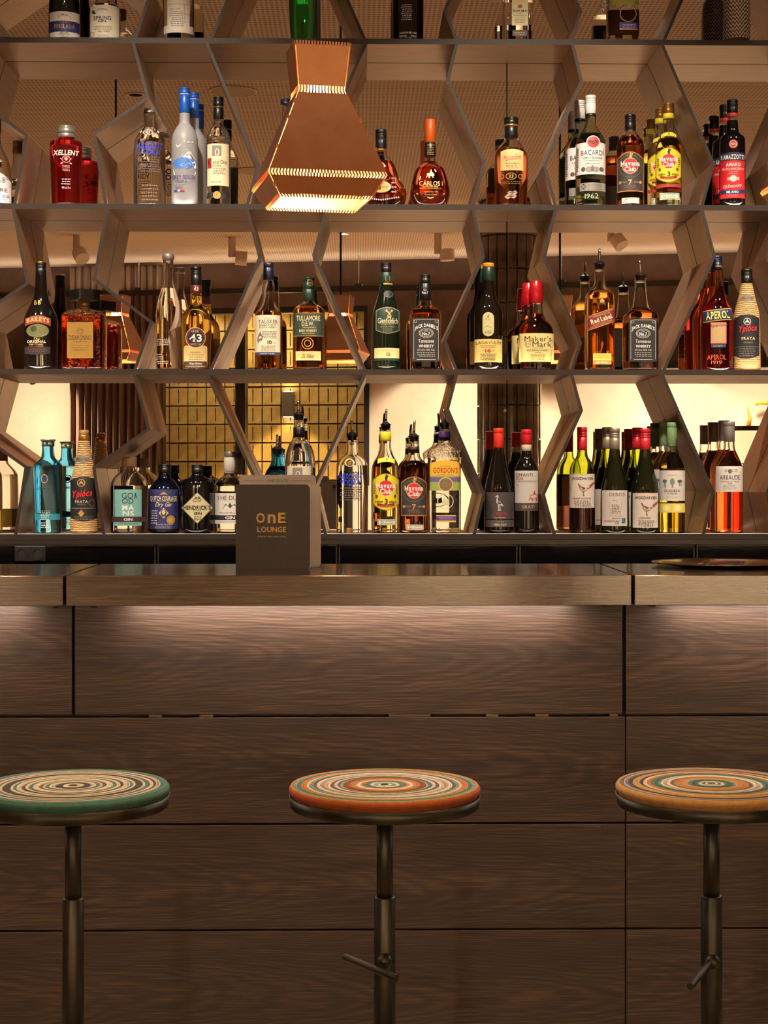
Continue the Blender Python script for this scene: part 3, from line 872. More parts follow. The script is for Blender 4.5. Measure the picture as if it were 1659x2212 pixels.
bottle(3, 'A', 'tequila_bottle', 'bottle', 'clear bottle with embossed heart and small purple label on the top shelf', 868,
  [(218, 80), (210, 85), (0, 86), (-100, 80), (-140, 50), (-160, 32), (-260, 32)], G_CLEARB, L_CLEAR, -90, n=4, neck_y=-120, caps=[(-310, -240, 36, C_CORK, 'stopper')], back=(800, 10, 900, 150, (206, 120, 24)),
  items=[('L', 'rect', 788, -60, 950, 18, (150, 160, 60)), ('L', 'rect', 838, 117, 938, 156, (62, 54, 132)), ('R', 'rect', 838, 150, 938, 156, 'gold'), ('N', (190, 180, 210), 888, 128, 144, 3, 76), ('X',), ('O', (190, 186, 170), 885, 70, 46, 44, 0.08)])
zb = bottle(3, 'A', 'gin_bottle', 'bottle', 'bottle covered in black and white zigzag print on the top shelf', 1488,
  [(222, 66), (214, 72), (190, 73), (0, 72), (-150, 70), (-200, 45), (-230, 30), (-330, 30)], M_ZIG, opaque=True, caps=[(-380, -310, 33, C_BLACK)],
  items=[('L', 'rect', 1422, 194, 1556, 216, plain('zig_foot', (70, 62, 54), 0.1))])

# ---------------------------------------------------------------- second shelf
bottle(1, 'B', 'gin_bottle', 'bottle', 'pale blue bottle with white floral label and brown cap by the shelf end', -28,
  [(1297, 92), (1290, 101), (1120, 104), (1000, 85), (940, 50), (900, 32), (820, 30)], glass('faint_blue_glass', (224, 232, 246)), L_CLEAR, 1010, caps=[(740, 830, 34, C_BROWN)],
  items=[('L', 'arch', -126, 1090, 70, 1285, (214, 212, 216), 60), ('T', 'MARE', -10, 1204, 24, 110, BLK), ('P', (120, 124, 150), LEAFY, (-20, 1150, 1.4)), ('P', (120, 124, 150), LEAFY, (10, 1130, 1.2)), ('P', (120, 124, 150), LEAFY, (-60, 1240, 1.6)), ('P', (120, 124, 150), LEAFY, (10, 1245, 1.3)), ('N', (60, 70, 130), -10, 1262, 1274, 2, 120)])
bottle(1, 'B', 'vodka_bottle', 'bottle', 'red flat-shouldered vodka bottle with silver cap and white lettering', 423,
  [(1295, 82), (1285, 89), (1100, 97), (900, 104), (888, 104), (880, 98), (876, 60), (862, 48), (845, 47)], G_RED, L_RED, 886, caps=[(782, 828, 57, C_SILVER), (830, 858, 57, C_SILVER, 'neck_band')],
  items=[('X',), ('T', 'XELLENT', 423, 966, 32, 160, WHITE, dict(bold=1, shear=0.12)), ('O', (220, 160, 160), 423, 1008, 27, 22, 0.14), ('P', (190, 20, 30), [(-14, -14), (14, -14), (14, 4), (0, 16), (-14, 4)], (423, 1006, 1)), ('R', 'rect', 414, 1003, 432, 1008, WHITE), ('R', 'rect', 420, 996, 426, 1015, WHITE),
   ('P', (220, 180, 176), [(-38, -8), (-34, -10), (34, 20), (36, 26), (30, 26)], (423, 1012, 1)), ('P', (220, 180, 176), [(38, -8), (34, -10), (-34, 20), (-36, 26), (-30, 26)], (423, 1012, 1)),
   ('T', 'SWISS', 423, 1054, 16, 46, (220, 176, 176)), ('T', 'VODKA', 423, 1076, 16, 46, (220, 176, 176)), ('N', WHITE, 423, 1134, 1164, 3, 62), ('T', '40% vol. 70 cl', 423, 1187, 13, 54, WHITE)])
ABS = lambda cx, y1, y2, w: [('X',), ('T', 'ABSOLUT', cx, y1, 38, w, (40, 60, 190), dict(bold=1)), ('T', 'VODKA', cx - 3, y2, 38, w * 0.82, (40, 60, 190), dict(bold=1))]
bottle(1, 'B', 'vodka_bottle', 'bottle', 'clear round-shouldered vodka bottle with bold blue lettering and silver cap', 958,
  [(1298, 90), (1290, 100), (1270, 102), (960, 102), (900, 100), (850, 85), (815, 50), (800, 38), (790, 36), (720, 36), (713, 40), (700, 40)], G_CLEAR, L_CLEAR, 800, caps=[(675, 712, 37, C_SILVER)],
  items=ABS(958, 926, 966, 162) + [('O', 'silver', 947, 838, 32, 22, 0.2), ('O', 'silver', 947, 838, 14, 12, 0.5), ('N', (96, 90, 92), 958, 1000, 1090, 7, 150), ('N', (120, 112, 104), 958, 1180, 1270, 5, 110)], Y=YF)
GOOSE = [('X',), ('P', (176, 174, 184), [(-76, 34), (-46, 10), (-20, 22), (10, -22), (40, -6), (70, 40), (40, 52), (0, 40), (-40, 52)], (1182, 966, 1)),
   ('R', 'oval', 1106, 1000, 1250, 1070, (66, 118, 194)), ('P', (176, 196, 224), [(0, 0), (20, -10), (40, -2), (60, -14), (72, -4), (50, 6), (30, 10), (14, 6)], (1150, 1046, 1)), ('P', (224, 222, 226), [(-24, -6), (0, -40), (22, -30), (48, 14), (56, 62), (44, 66), (30, 34), (10, 6)], (1200, 1000, 1)), ('P', (90, 84, 86), [(0, 0), (16, 8), (40, 44), (34, 48), (14, 22)], (1208, 972, 1)),
   ('P', (216, 214, 220), [(-72, 10), (-40, 0), (-16, 8), (14, -4), (48, 10), (72, 22), (64, 42), (-66, 40)], (1182, 1066, 1)), ('P', (120, 104, 96), [(-60, 0), (-10, -6), (40, 0), (20, 6), (-30, 7)], (1182, 1066, 1)),
   ('P', WHITE, [(0, 0), (4, 10), (14, 22), (30, 12), (34, 16), (18, 30), (10, 30), (4, 16)], (1124, 905, 1)), ('P', WHITE, [(0, 0), (4, 10), (9, 2), (6, 16), (2, 14)], (1176, 885, 1)), ('P', WHITE, [(0, 8), (6, 0), (12, 6), (18, 0), (22, 8), (12, 11)], (1194, 896, 1)), ('P', WHITE, [(0, 0), (5, 10), (12, 2), (8, 16), (3, 14)], (1224, 890, 1)),
   ('X',), ('T', 'GREY GOOSE', 1174, 1123, 25, 150, (84, 64, 140)), ('T', 'VODKA', 1158, 1150, 17, 78, (84, 64, 140)), ('R', 'rect', 1206, 1149, 1238, 1151, (110, 100, 120)), ('R', 'rect', 1100, 1149, 1110, 1151, (110, 100, 120)), ('N', (110, 100, 110), 1150, 1168, 1172, 2, 96), ('T', 'FRANCE', 1148, 1190, 13, 50, (84, 74, 110)),
   ('R', 'rect', 1116, 1205, 1137, 1215, (40, 52, 130)), ('R', 'rect', 1137, 1205, 1152, 1215, WHITE), ('R', 'rect', 1152, 1205, 1180, 1215, (190, 40, 44))]
GP = [(1298, 80), (1290, 85), (900, 86), (850, 82), (800, 58), (775, 38), (760, 34), (705, 34)]
gc = [(541, 582, 34, C_BLUE), (585, 703, 34, C_BLUE, 'neck_foil'), (581, 586, 34.6, C_WHITE, 'neck_ring')]
bottle(1, 'B', 'vodka_bottle', 'bottle', 'tall frosted vodka bottle with blue neck foil and mountain print', 1182, GP, G_FROST, opaque=True, caps=gc, items=GOOSE, Y=YF, group='frosted vodka bottles')
bottle(1, 'B', 'vodka_bottle', 'bottle', 'frosted vodka bottle with blue foil, half hidden behind its taller-looking twin', 1240, GP, G_FROST, opaque=True, caps=gc, items=[], Y=Y2, group='frosted vodka bottles')
KET = lambda cx, y0, k: [('T', 'etel One', cx + 12 * k, y0 + 118 * k, 27 * k, 88 * k, BLK), ('R', 'rect', cx - 66 * k, y0 + 92 * k, cx - 42 * k, y0 + 158 * k, (170, 36, 30)), ('T', 'K', cx - 54 * k, y0 + 120 * k, 40 * k, 20 * k, BLK), ('T', 'VODKA', cx - 8 * k, y0 + 143 * k, 13 * k, 56 * k, BLK), ('N', (70, 66, 60), cx + 8 * k, y0 + 162 * k, y0 + 192 * k, 4, 80 * k), ('T', 'IMPORTED', cx - 12 * k, y0 + 246 * k, 8 * k, 62 * k, BLK),
   ('R', 'rect', cx - 38 * k, y0 + 14 * k, cx + 22 * k, y0 + 80 * k, (128, 122, 112)), ('P', (206, 198, 180), [(-8, 20), (-10, -4), (0, -16), (12, -10), (14, 8), (8, 22)], (cx - 8 * k, y0 + 52 * k, 1.2 * k))]
bottle(1, 'B', 'vodka_bottle', 'bottle', 'slim clear vodka bottle with tall cream label, red initial and black cap', 1398,
  [(1298, 72), (1290, 77), (900, 78), (892, 80), (886, 76), (862, 76), (856, 79), (848, 74), (810, 60), (780, 36), (765, 32), (740, 32)], G_CLEARB, L_CLEAR, 790, caps=[(595, 655, 33, C_BLACK), (655, 663, 32, C_GOLD, 'neck_ring'), (663, 738, 33, C_BLACK, 'neck_sleeve')],
  items=[('L', 'rect', 1327, 905, 1464, 1172, (216, 200, 162)), ] + KET(1395, 903, 1.0) + [('L', 'rect', 1325, 1213, 1468, 1251, (26, 22, 20)), ('R', 'oval', 1364, 1208, 1412, 1256, 'gold'), ('O', BLK, 1388, 1232, 17, 17, 0.12), ('T', 'K', 1388, 1232, 18, 12, BLK)])
bottle(2, 'B', 'vodka_bottle', 'bottle', 'clear spirit bottle mostly hidden behind the copper pendant lamp', 352,
  [(1297, 92), (1290, 98), (950, 98), (880, 70), (800, 36), (640, 34)], G_CLEAR, L_CLEAR, 840, caps=[(608, 645, 38, C_NAVY)], items=[('L', 'rect', 262, 1010, 440, 1220, (190, 196, 206))])
bottle(2, 'B', 'cognac_bottle', 'bottle', 'squat flared dark cognac decanter with black stopper and gold oval label', 957,
  [(1302, 118), (1292, 146), (1220, 166), (1180, 160), (1100, 110), (1020, 85), (985, 55), (965, 36), (940, 34), (930, 34)], G_CLEAR, glass('dark_cognac', (150, 34, 10), ior=1.4), 1000, caps=[(800, 925, 36, C_BLACK), (925, 934, 35, C_GOLD, 'neck_ring')], dep=0.55,
  items=[('X',), ('O', 'gold', 957, 1038, 24, 21, 0.14), ('T', 'XO', 957, 1038, 19, 26, 'gold'), ('L', 'oval', 896, 1140, 1020, 1216, (166, 134, 74)), ('O', 'gold', 958, 1178, 60, 36, 0.07), ('T', 'Hennessy', 957, 1180, 20, 84, BLK), ('X',)] +
   [('R', 'oval', 957 + a * 14 - 4, 1258 + 0.55 * abs(a) ** 1.2 * -3, 957 + a * 14 + 4, 1266 + 0.55 * abs(a) ** 1.2 * -3, (210, 205, 196)) for a in range(-8, 9)] + [('P', (120, 104, 92), LEAFY, (1020, 1120 + 30 * q, 1.0)) for q in range(4)] + [('P', (196, 190, 178), [(0, 0), (4, -2), (20, -40), (16, -42)], (945, 880, 0.9)), ], Y=4.67)
bottle(2, 'B', 'brandy_bottle', 'bottle', 'angular dark brandy bottle with tall orange neck foil', 1270,
  [(1303, 92), (1297, 104), (1235, 124), (1190, 128), (1060, 95), (1030, 60), (1010, 36), (990, 34), (975, 34)], G_CLEAR, glass('dark_brandy', (132, 30, 10), ior=1.4), 1010, caps=[(738, 888, 35, C_ORANGE, 'foil'), (888, 978, 37, C_BLACK, 'neck_label')], n=3.2, neck_y=1040, dep=0.8,
  items=[('X',), ('T', 'CARLOS I', 1272, 1163, 30, 148, 'gold'), ('T', 'BRANDY DE JEREZ', 1270, 1184, 7, 100, 'gold'), ('T', 'SOLERA GRAN RESERVA', 1270, 1194, 7, 136, 'gold'), ('T', 'Aged in Very Old', 1270, 1217, 13, 88, 'gold', dict(shear=0.35)), ('T', 'Sherry Casks', 1270, 1235, 13, 76, 'gold', dict(shear=0.35)), ('P', 'gold', RIDER, (1246, 1082, 0.9)),
   ('P', (190, 150, 70), [(-90, -24), (0, 6), (90, -24), (90, -19), (0, 12), (-90, -19)], (1270, 1248, 1)), ('T', 'OSBORNE', 1274, 906, 10, 48, 'gold'), ('N', (170, 140, 80), 1274, 924, 966, 5, 50)])
bottle(3, 'B', 'rum_bottle', 'bottle', 'dark amber rum bottle with cream label and red script, alone in its cell', 262,
  [(1108, 78), (1100, 86), (1000, 88), (840, 93), (800, 88), (770, 60), (745, 40), (728, 38)], G_CLEAR, L_RUM, 792, caps=[(618, 655, 40, C_BLACK), (655, 668, 39, C_GOLD, 'neck_ring'), (668, 730, 38, C_BLACK, 'neck_sleeve')],
  items=[('L', 'arch', 205, 802, 328, 918, (206, 176, 116), 12), ('T', 'Matusalem', 268, 848, 30, 96, (190, 30, 36), dict(shear=0.3, rot=0.12)), ('T', 'GRAN RESERVA', 268, 881, 8, 78, BLK), ('N', (90, 70, 40), 268, 892, 906, 3, 70),
   ('X',), ('O', 'gold', 262, 950, 30, 18, 0.12), ('T', '23', 262, 950, 17, 26, 'gold', dict(bold=1)), ('O', 'gold', 212, 950, 12, 12, 0.2), ('O', 'gold', 312, 950, 12, 12, 0.2), ('N', (180, 140, 70), 262, 980, 990, 2, 110), ('P', (150, 126, 108), LEAFY, (240, 1040, 1.5)), ('P', (150, 126, 108), LEAFY, (225, 1060, 1.8))])
BAC = [('L', 'rect', 617, 772, 774, 944, (216, 210, 204)), ('R', 'oval', 671, 734, 745, 806, (222, 216, 210)), ('R', 'oval', 676, 739, 740, 801, (206, 58, 42)), ('P', BLK, BAT, (708, 771, 1.1)), ('T', 'BACARDÍ', 704, 824, 33, 122, BLK), ('T', 'CARTA BLANCA', 704, 855, 11, 104, BLK), ('R', 'rect', 660, 870, 748, 872, (120, 90, 60)), ('T', 'SUPERIOR WHITE RUM', 704, 887, 6, 76, BLK),
   ('R', 'oval', 643, 904, 667, 928, (86, 84, 82)), ('R', 'oval', 741, 904, 765, 928, (86, 84, 82)), ('R', 'oval', 668, 902, 702, 932, (150, 142, 132)), ('R', 'oval', 706, 902, 740, 932, (150, 142, 132)), ('P', (110, 104, 96), [(-10, 12), (-6, -14), (0, -22), (6, -14), (10, 12)], (704, 916, 1)), ('N', (60, 56, 52), 624, 800, 920, 14, 12),
   ('L', 'rect', 636, 990, 774, 1034, 'silver'), ('P', (40, 44, 60), [(-14, 0), (0, -16), (14, 0), (0, 16)], (656, 1010, 1)), ('T', 'SANTIAGO', 718, 1004, 9, 70, (60, 60, 64)), ('N', (80, 80, 84), 718, 1016, 1026, 2, 84), ('X',), ('T', '1962', 700, 1062, 26, 74, (150, 190, 150))]
BP = [(1112, 74), (1104, 81), (790, 82), (740, 78), (700, 50), (670, 30), (655, 29), (620, 29)]
bc = [(503, 604, 29, C_WHITE), (604, 621, 29.5, C_BLACK, 'neck_band')]
bottle(3, 'B', 'rum_bottle', 'bottle', 'green tinted rum bottle with white label and red bat roundel, in front of its twin', 695, BP, G_GREENTINT, L_GREENTINT, 715, caps=bc, items=BAC, Y=YF, group='white capped rum bottles')
SHIFT = lambda its, dx: [tuple([i[0]] + [(v + dx if (j in pos) else v) for j, v in enumerate(i[1:], 1)]) for i in its for pos in [{'L': (2, 4), 'R': (2, 4), 'T': (2,), 'O': (2,), 'N': (2,), 'P': (), 'X': ()}[i[0]]] if i[0] != 'P']
bottle(3, 'B', 'rum_bottle', 'bottle', 'green tinted rum bottle with white label, half hidden behind its twin', 636, BP, G_GREENTINT, L_GREENTINT, 715, caps=bc, items=SHIFT(BAC, -59), Y=Y2, group='white capped rum bottles')
def HAV(cx, y, k, yellow):
    """label of the rum with the red disc; y is the top of the label"""
    bg, fg = ((226, 202, 40), BLK) if yellow else ((58, 54, 56), 'gold')
    it = [('L', 'badge' if yellow else 'arch', cx - 71 * k, y, cx + 71 * k, y + (196 if yellow else 216) * k, (150, 124, 30) if yellow else (196, 120, 44), 34 * k), ('R', 'badge' if yellow else 'arch', cx - 68 * k, y + 4 * k, cx + 68 * k, y + (192 if yellow else 211) * k, bg, 34 * k),
      ('R', 'oval', cx - 43 * k, y + 34 * k, cx + 43 * k, y + 120 * k, (214, 190, 90) if not yellow else (226, 214, 120)), ('R', 'oval', cx - 40 * k, y + 37 * k, cx + 40 * k, y + 117 * k, (204, 36, 34)),
      ('P', fg, [(-4, 14), (-8, 0), (-4, -10), (-2, -20), (2, -20), (5, -12), (12, -18), (10, -6), (6, 0), (6, 14)], (cx + 2 * k, y + 24 * k, k)),
      ('T', 'Havana', cx, y + 64 * k, 28 * k, 102 * k, (238, 234, 226), dict(bold=1)), ('T', 'Club', cx, y + 94 * k, 28 * k, 62 * k, (238, 234, 226), dict(bold=1))]
    if yellow:
        it += [('T', 'AÑEJO', cx - 36 * k, y + 150 * k, 15 * k, 42 * k, BLK, dict(bold=1)), ('T', '3', cx + 2 * k, y + 148 * k, 28 * k, 16 * k, BLK, dict(bold=1)), ('T', 'AÑOS', cx + 36 * k, y + 150 * k, 15 * k, 38 * k, BLK, dict(bold=1)), ('R', 'banner', cx - 46 * k, y + 164 * k, cx + 46 * k, y + 178 * k, (150, 26, 30), -8 * k), ('T', 'EL RON DE CUBA', cx, y + 173 * k, 6 * k, 70 * k, (230, 210, 120)),
               ('R', 'oval', cx - 56 * k, y + 112 * k, cx - 42 * k, y + 130 * k, (90, 82, 40)), ('R', 'oval', cx + 42 * k, y + 112 * k, cx + 56 * k, y + 130 * k, (90, 82, 40)), ('N', (60, 54, 20), cx - 58 * k, y + 60 * k, y + 104 * k, 5, 12 * k), ('N', (60, 54, 20), cx + 58 * k, y + 60 * k, y + 104 * k, 5, 12 * k)]
    else:
        it += [('T', '7', cx, y + 166 * k, 28 * k, 20 * k, 'gold', dict(bold=1)), ('T', 'añejo', cx - 36 * k, y + 164 * k, 11 * k, 32 * k, (190, 150, 90)), ('T', 'años', cx + 36 * k, y + 164 * k, 11 * k, 28 * k, (190, 150, 90)), ('R', 'oval', cx - 62 * k, y + 156 * k, cx - 48 * k, y + 174 * k, 'gold'), ('R', 'oval', cx + 48 * k, y + 156 * k, cx + 62 * k, y + 174 * k, 'gold'), ('N', (170, 130, 70), cx, y + 184 * k, y + 194 * k, 2, 70 * k), ('O', (120, 104, 80), cx, y + 80 * k, 62 * k, 62 * k, 0.04)]
    return it
SEAL = lambda x0, y0, x1, y1: [('L', 'rect', x0, y0, x1, y1, (206, 200, 170)), ('R', 'rect', x0 + 4, y0 + 4, x1 - 4, y1 - 4, (70, 84, 66)), ('R', 'rect', x0 + 7, y0 + 7, x1 - 7, y1 - 7, (206, 204, 178)), ('O', (60, 74, 60), (x0 * 0.75 + x1 * 0.25), (y0 + y1) / 2, 9, 8, 0.3), ('N', (70, 84, 66), (x0 * 0.4 + x1 * 0.6), y0 + 12, y1 - 12, 2, (x1 - x0) * 0.5)]
bottle(3, 'B', 'rum_bottle', 'bottle', 'dark rum bottle with charcoal arched label, red disc and black screw cap', 910,
  [(1112, 68), (1105, 75), (790, 75), (750, 72), (715, 45), (700, 32), (685, 30)], G_CLEAR, L_RUM, 720, caps=[(603, 688, 30, C_BLACK)], items=HAV(910, 816, 1.0, False) + SEAL(864, 1066, 958, 1096), back=(850, 900, 970, 1060, (60, 40, 30)))
H3P = [(1112, 64), (1105, 71), (800, 71), (760, 66), (715, 40), (690, 30), (640, 29), (630, 29)]
h3c = [(545, 600, 30, C_BROWNGOLD), (600, 630, 30, C_YELLOW, 'neck_band')]
h3i = [('L', 'banner', 1078, 706, 1160, 728, (222, 202, 48), 10), ('T', '3', 1119, 716, 16, 10, BLK, dict(bold=1))] + HAV(1118, 796, 0.97, True) + [('L', 'rect', 1050, 994, 1186, 1012, (158, 50, 34))] + SEAL(1071, 1042, 1176, 1078)
bottle(3, 'B', 'rum_bottle', 'bottle', 'pale rum bottle with yellow label and gold screw cap, in front of its twin', 1118, H3P, G_CLEAR, L_PALE, 740, caps=h3c, items=h3i, Y=YF, group='gold capped rum bottles')
bottle(3, 'B', 'rum_bottle', 'bottle', 'pale rum bottle with gold screw cap, half hidden behind its twin', 1074, H3P, G_CLEAR, L_PALE, 740, caps=h3c, items=SHIFT(h3i, -44), Y=Y2, group='gold capped rum bottles')
RZP = [(1115, 62), (1108, 69), (760, 70), (730, 66), (715, 45), (700, 33), (660, 30), (640, 29)]
rzc = [(527, 600, 29, C_BLACK), (600, 622, 29.5, plain('band_red', (190, 50, 40), 0.45), 'neck_band')]
rzi = [('L', 'oval', 1446, 755, 1495, 803, (176, 34, 36)), ('O', WHITE, 1470, 779, 19, 19, 0.12), ('T', '1815', 1470, 779, 10, 26, WHITE), ('L', 'rect', 1400, 824, 1531, 867, (28, 36, 70)), ('O', WHITE, 1466, 846, 2, 2, 0.5), ('T', 'RAMAZZOTTI', 1466, 849, 26, 124, WHITE, dict(bold=1)),
   ('L', 'rect', 1400, 868, 1531, 1072, (196, 26, 34)), ('T', 'AMARO', 1470, 890, 20, 78, WHITE, dict(bold=1)), ('T', 'FRATELLI RAMAZZOTTI', 1468, 914, 13, 112, WHITE), ('N', (230, 190, 190), 1470, 930, 940, 2, 60), ('O', (230, 200, 190), 1470, 966, 18, 18, 0.2), ('R', 'rect', 1438, 958, 1502, 976, (210, 150, 140)), ('R', 'oval', 1455, 950, 1485, 984, (214, 200, 190)), ('T', 'F.lli Ramazzotti', 1466, 1006, 18, 96, WHITE, dict(shear=0.4, rot=0.1)), ('R', 'banner', 1402, 1028, 1530, 1050, (30, 40, 90), -4), ('T', 'MILANO', 1466, 1039, 14, 64, WHITE, dict(bold=1)), ('N', (230, 190, 190), 1466, 1056, 1062, 2, 60)]
bottle(3, 'B', 'bitter_bottle', 'bottle', 'black bitter liqueur bottle with red and navy label, in front of its twin', 1465, RZP, G_DARK, opaque=True, caps=rzc, items=rzi, Y=YF, group='black bitter bottles')
bottle(3, 'B', 'bitter_bottle', 'bottle', 'black bitter liqueur bottle half hidden behind its twin', 1424, RZP, G_DARK, opaque=True, caps=rzc, items=SHIFT(rzi, -41), Y=Y2, group='black bitter bottles')

# ---------------------------------------------------------------- third shelf
bottle(4, 'C', 'cream_liqueur_bottle', 'bottle', 'black sloping-shouldered cream liqueur bottle with landscape label', 262,
  [(1082, 96), (1075, 105), (780, 108), (740, 104), (690, 80), (640, 52), (590, 40), (520, 36), (470, 34)], plain('liqueur_black_glass', (16, 12, 11), 0.08, spec=0.6), opaque=True, caps=[(396, 478, 34, C_BLACK), (391, 398, 33, C_GOLD, 'cap_rim')],
  items=[('X',), ('T', 'B', 228, 655, 30, 16, 'gold', dict(bold=1)), ('T', 'B', 252, 655, 30, 16, 'gold', dict(bold=1)), ('L', 'banner', 163, 742, 322, 790, (150, 62, 40), 18), ('T', 'BAILEYS', 243, 770, 28, 140, (226, 186, 110), dict(bold=1, arch=10)), ('L', 'oval', 170, 796, 312, 880, (112, 112, 66)), ('R', 'oval', 196, 806, 236, 846, (58, 70, 40)), ('P', (190, 180, 130), [(-60, 10), (-20, -6), (30, -2), (64, 6), (50, 16), (0, 10), (-40, 24)], (240, 848, 1)), ('P', (222, 214, 186), [(-40, 10), (0, -4), (40, 2), (30, 12)], (240, 862, 1)),
   ('X',), ('T', 'The', 234, 890, 18, 40, (214, 190, 140), dict(shear=0.4)), ('T', 'ORIGINAL', 234, 907, 17, 118, (224, 206, 160), dict(bold=1)), ('T', 'Irish Cream', 230, 924, 13, 84, (214, 196, 150), dict(shear=0.3)), ('R', 'rect', 180, 938, 280, 940, (180, 60, 50)), ('L', 'banner', 160, 944, 320, 990, (44, 38, 36), -8), ('N', (120, 80, 60), 240, 956, 970, 2, 130), ('X',), ('N', (40, 60, 80), 240, 742, 744, 2, 120)])
bottle(4, 'C', 'amaretto_bottle', 'bottle', 'square dimpled amber liqueur decanter with gold label and black square stopper', 540,
  [(1082, 118), (1072, 134), (760, 136), (725, 132), (705, 100), (690, 42), (685, 34), (636, 32)], G_DIMPLE, L_AMARETTO, 735, n=7, neck_y=706, dep=0.8, caps=[(572, 636, 78, C_BLACK, 'square_stopper'), (640, 680, 34, C_GOLD, 'neck_foil')],
  items=[('L', 'rect', 448, 784, 612, 1012, 'gold'), ('O', (120, 90, 40), 530, 840, 24, 18, 0.2), ('P', (120, 90, 40), LEAFY, (505, 835, 1.2)), ('T', 'DISARONNO', 530, 882, 30, 140, BLK), ('T', 'ORIGINALE', 530, 907, 9, 88, (90, 66, 30)), ('N', (120, 92, 46), 530, 930, 960, 3, 110)])
bottle(4, 'C', 'grappa_bottle', 'bottle', 'tall slim clear bottle with long neck and rounded glass stopper', 1077,
  [(1083, 70), (1070, 78), (720, 80), (640, 71), (580, 52), (530, 36), (500, 31), (420, 31), (385, 33), (374, 36)], G_CLEAR, L_CLEAR, 560, caps=[(342, 376, 38, C_SILVER, 'stopper')],
  items=[('X',), ('N', (210, 205, 196), 1046, 890, 925, 4, 84), ('N', (210, 205, 196), 1020, 985, 1000, 2, 36), ('N', (210, 205, 196), 1018, 1010, 1016, 2, 44), ('N', (216, 210, 200), 1045, 1030, 1042, 2, 80)])
bottle(4, 'C', 'liqueur_bottle', 'bottle', 'golden yellow liqueur bottle with round dark numbered label', 1255,
  [(1083, 80), (1075, 90), (900, 95), (790, 98), (730, 90), (690, 60), (660, 38), (590, 36)], glass('golden_neck_glass', (250, 216, 120), bump=0.3, bscale=60), L_GOLD, 610, caps=[(422, 540, 35, C_BLACK), (540, 592, 37, plain('neck_label_maroon', (96, 30, 30), 0.5), 'neck_label')],
  items=[('X',), ('T', '43', 1255, 566, 24, 30, (226, 210, 170), dict(bold=1)), ('L', 'pill', 1176, 930, 1326, 1064, (196, 170, 112), 16), ('R', 'rect', 1178, 1030, 1324, 1062, (52, 36, 30)), ('T', 'ORIGINAL', 1252, 975, 10, 70, (80, 50, 30)), ('N', (120, 90, 50), 1252, 990, 1020, 3, 100), ('T', 'Diego Zamora', 1252, 1046, 14, 80, (216, 190, 140), dict(shear=0.4)),
   ('L', 'oval', 1188, 816, 1316, 946, (206, 180, 130)), ('R', 'oval', 1192, 820, 1312, 942, (44, 26, 28)), ('O', (180, 60, 50), 1252, 881, 54, 55, 0.05), ('T', 'LICOR', 1250, 841, 12, 44, (226, 214, 190)), ('T', '43', 1252, 884, 50, 78, (236, 230, 216), dict(bold=1)), ('T', 'CUARENTA Y TRES', 1252, 922, 8, 66, (220, 200, 160))])
bottle(5, 'C', 'whisky_bottle', 'bottle', 'amber single malt bottle with tall cream label and navy cap', 237,
  [(1088, 78), (1080, 88), (760, 88), (715, 82), (690, 60), (655, 42), (600, 38), (560, 42), (530, 36), (508, 33)], G_CLEAR, L_AMBER, 712, caps=[(402, 430, 32, C_NAVY), (431, 510, 33, C_NAVY, 'neck_sleeve')],
  items=[('L', 'rect', 150, 740, 312, 976, (212, 200, 172)), ('T', 'TALISKER', 233, 783, 25, 124, (50, 48, 56)), ('T', 'EST 1830', 232, 762, 7, 40, (80, 76, 70)), ('T', 'SINGLE MALT', 230, 805, 11, 106, (50, 48, 56)), ('T', 'SCOTCH WHISKY', 230, 819, 11, 106, (50, 48, 56)), ('N', (100, 96, 92), 246, 846, 886, 5, 100), ('P', (110, 106, 100), [(0, 0), (10, -16), (16, 4), (26, 20), (18, 44), (6, 40), (-6, 60), (-10, 30)], (176, 860, 1)), ('T', '10', 244, 914, 24, 28, (40, 38, 44), dict(bold=1)), ('T', 'YEARS', 272, 918, 6, 20, (80, 76, 70)), ('N', (100, 96, 92), 236, 938, 964, 4, 100),
   ('L', 'rect', 150, 976, 312, 996, (48, 54, 86)), ('T', 'MADE BY THE SEA', 230, 986, 7, 90, (200, 200, 206))])
bottle(5, 'C', 'whiskey_bottle', 'bottle', 'amber Irish whiskey bottle with dark green label and green cap', 495,
  [(1088, 90), (1078, 102), (740, 103), (700, 100), (675, 75), (655, 45), (638, 40)], G_CLEAR, L_AMBER, 680, caps=[(493, 570, 35, C_GREEN), (570, 640, 40, C_GREEN, 'neck_sleeve', 41)], n=2.8, neck_y=670,
  items=[('X',), ('O', 'gold', 504, 531, 20, 20, 0.15), ('T', '1829', 504, 531, 10, 24, 'gold'), ('L', 'rect', 396, 728, 592, 878, 'gold'), ('R', 'rect', 398, 732, 590, 872, (44, 58, 44)), ('T', 'TULLAMORE', 494, 762, 32, 150, (226, 206, 150)), ('T', 'D.E.W.', 492, 798, 26, 78, (226, 206, 150)), ('T', 'The Legendary', 500, 822, 12, 88, (206, 186, 130), dict(shear=0.3)), ('T', 'IRISH WHISKEY', 493, 842, 16, 112, (226, 206, 150)), ('T', 'TRIPLE DISTILLED', 493, 859, 6, 76, (190, 170, 120)),
   ('X',), ('O', (220, 150, 70), 490, 922, 38, 38, 0.12), ('O', (220, 150, 70), 490, 922, 22, 22, 0.2), ('L', 'rect', 414, 972, 574, 1030, (206, 186, 120)), ('R', 'rect', 420, 980, 568, 1022, (196, 178, 116)), ('T', 'D.E. Williams', 494, 1003, 24, 76, (70, 56, 30), dict(shear=0.4))])
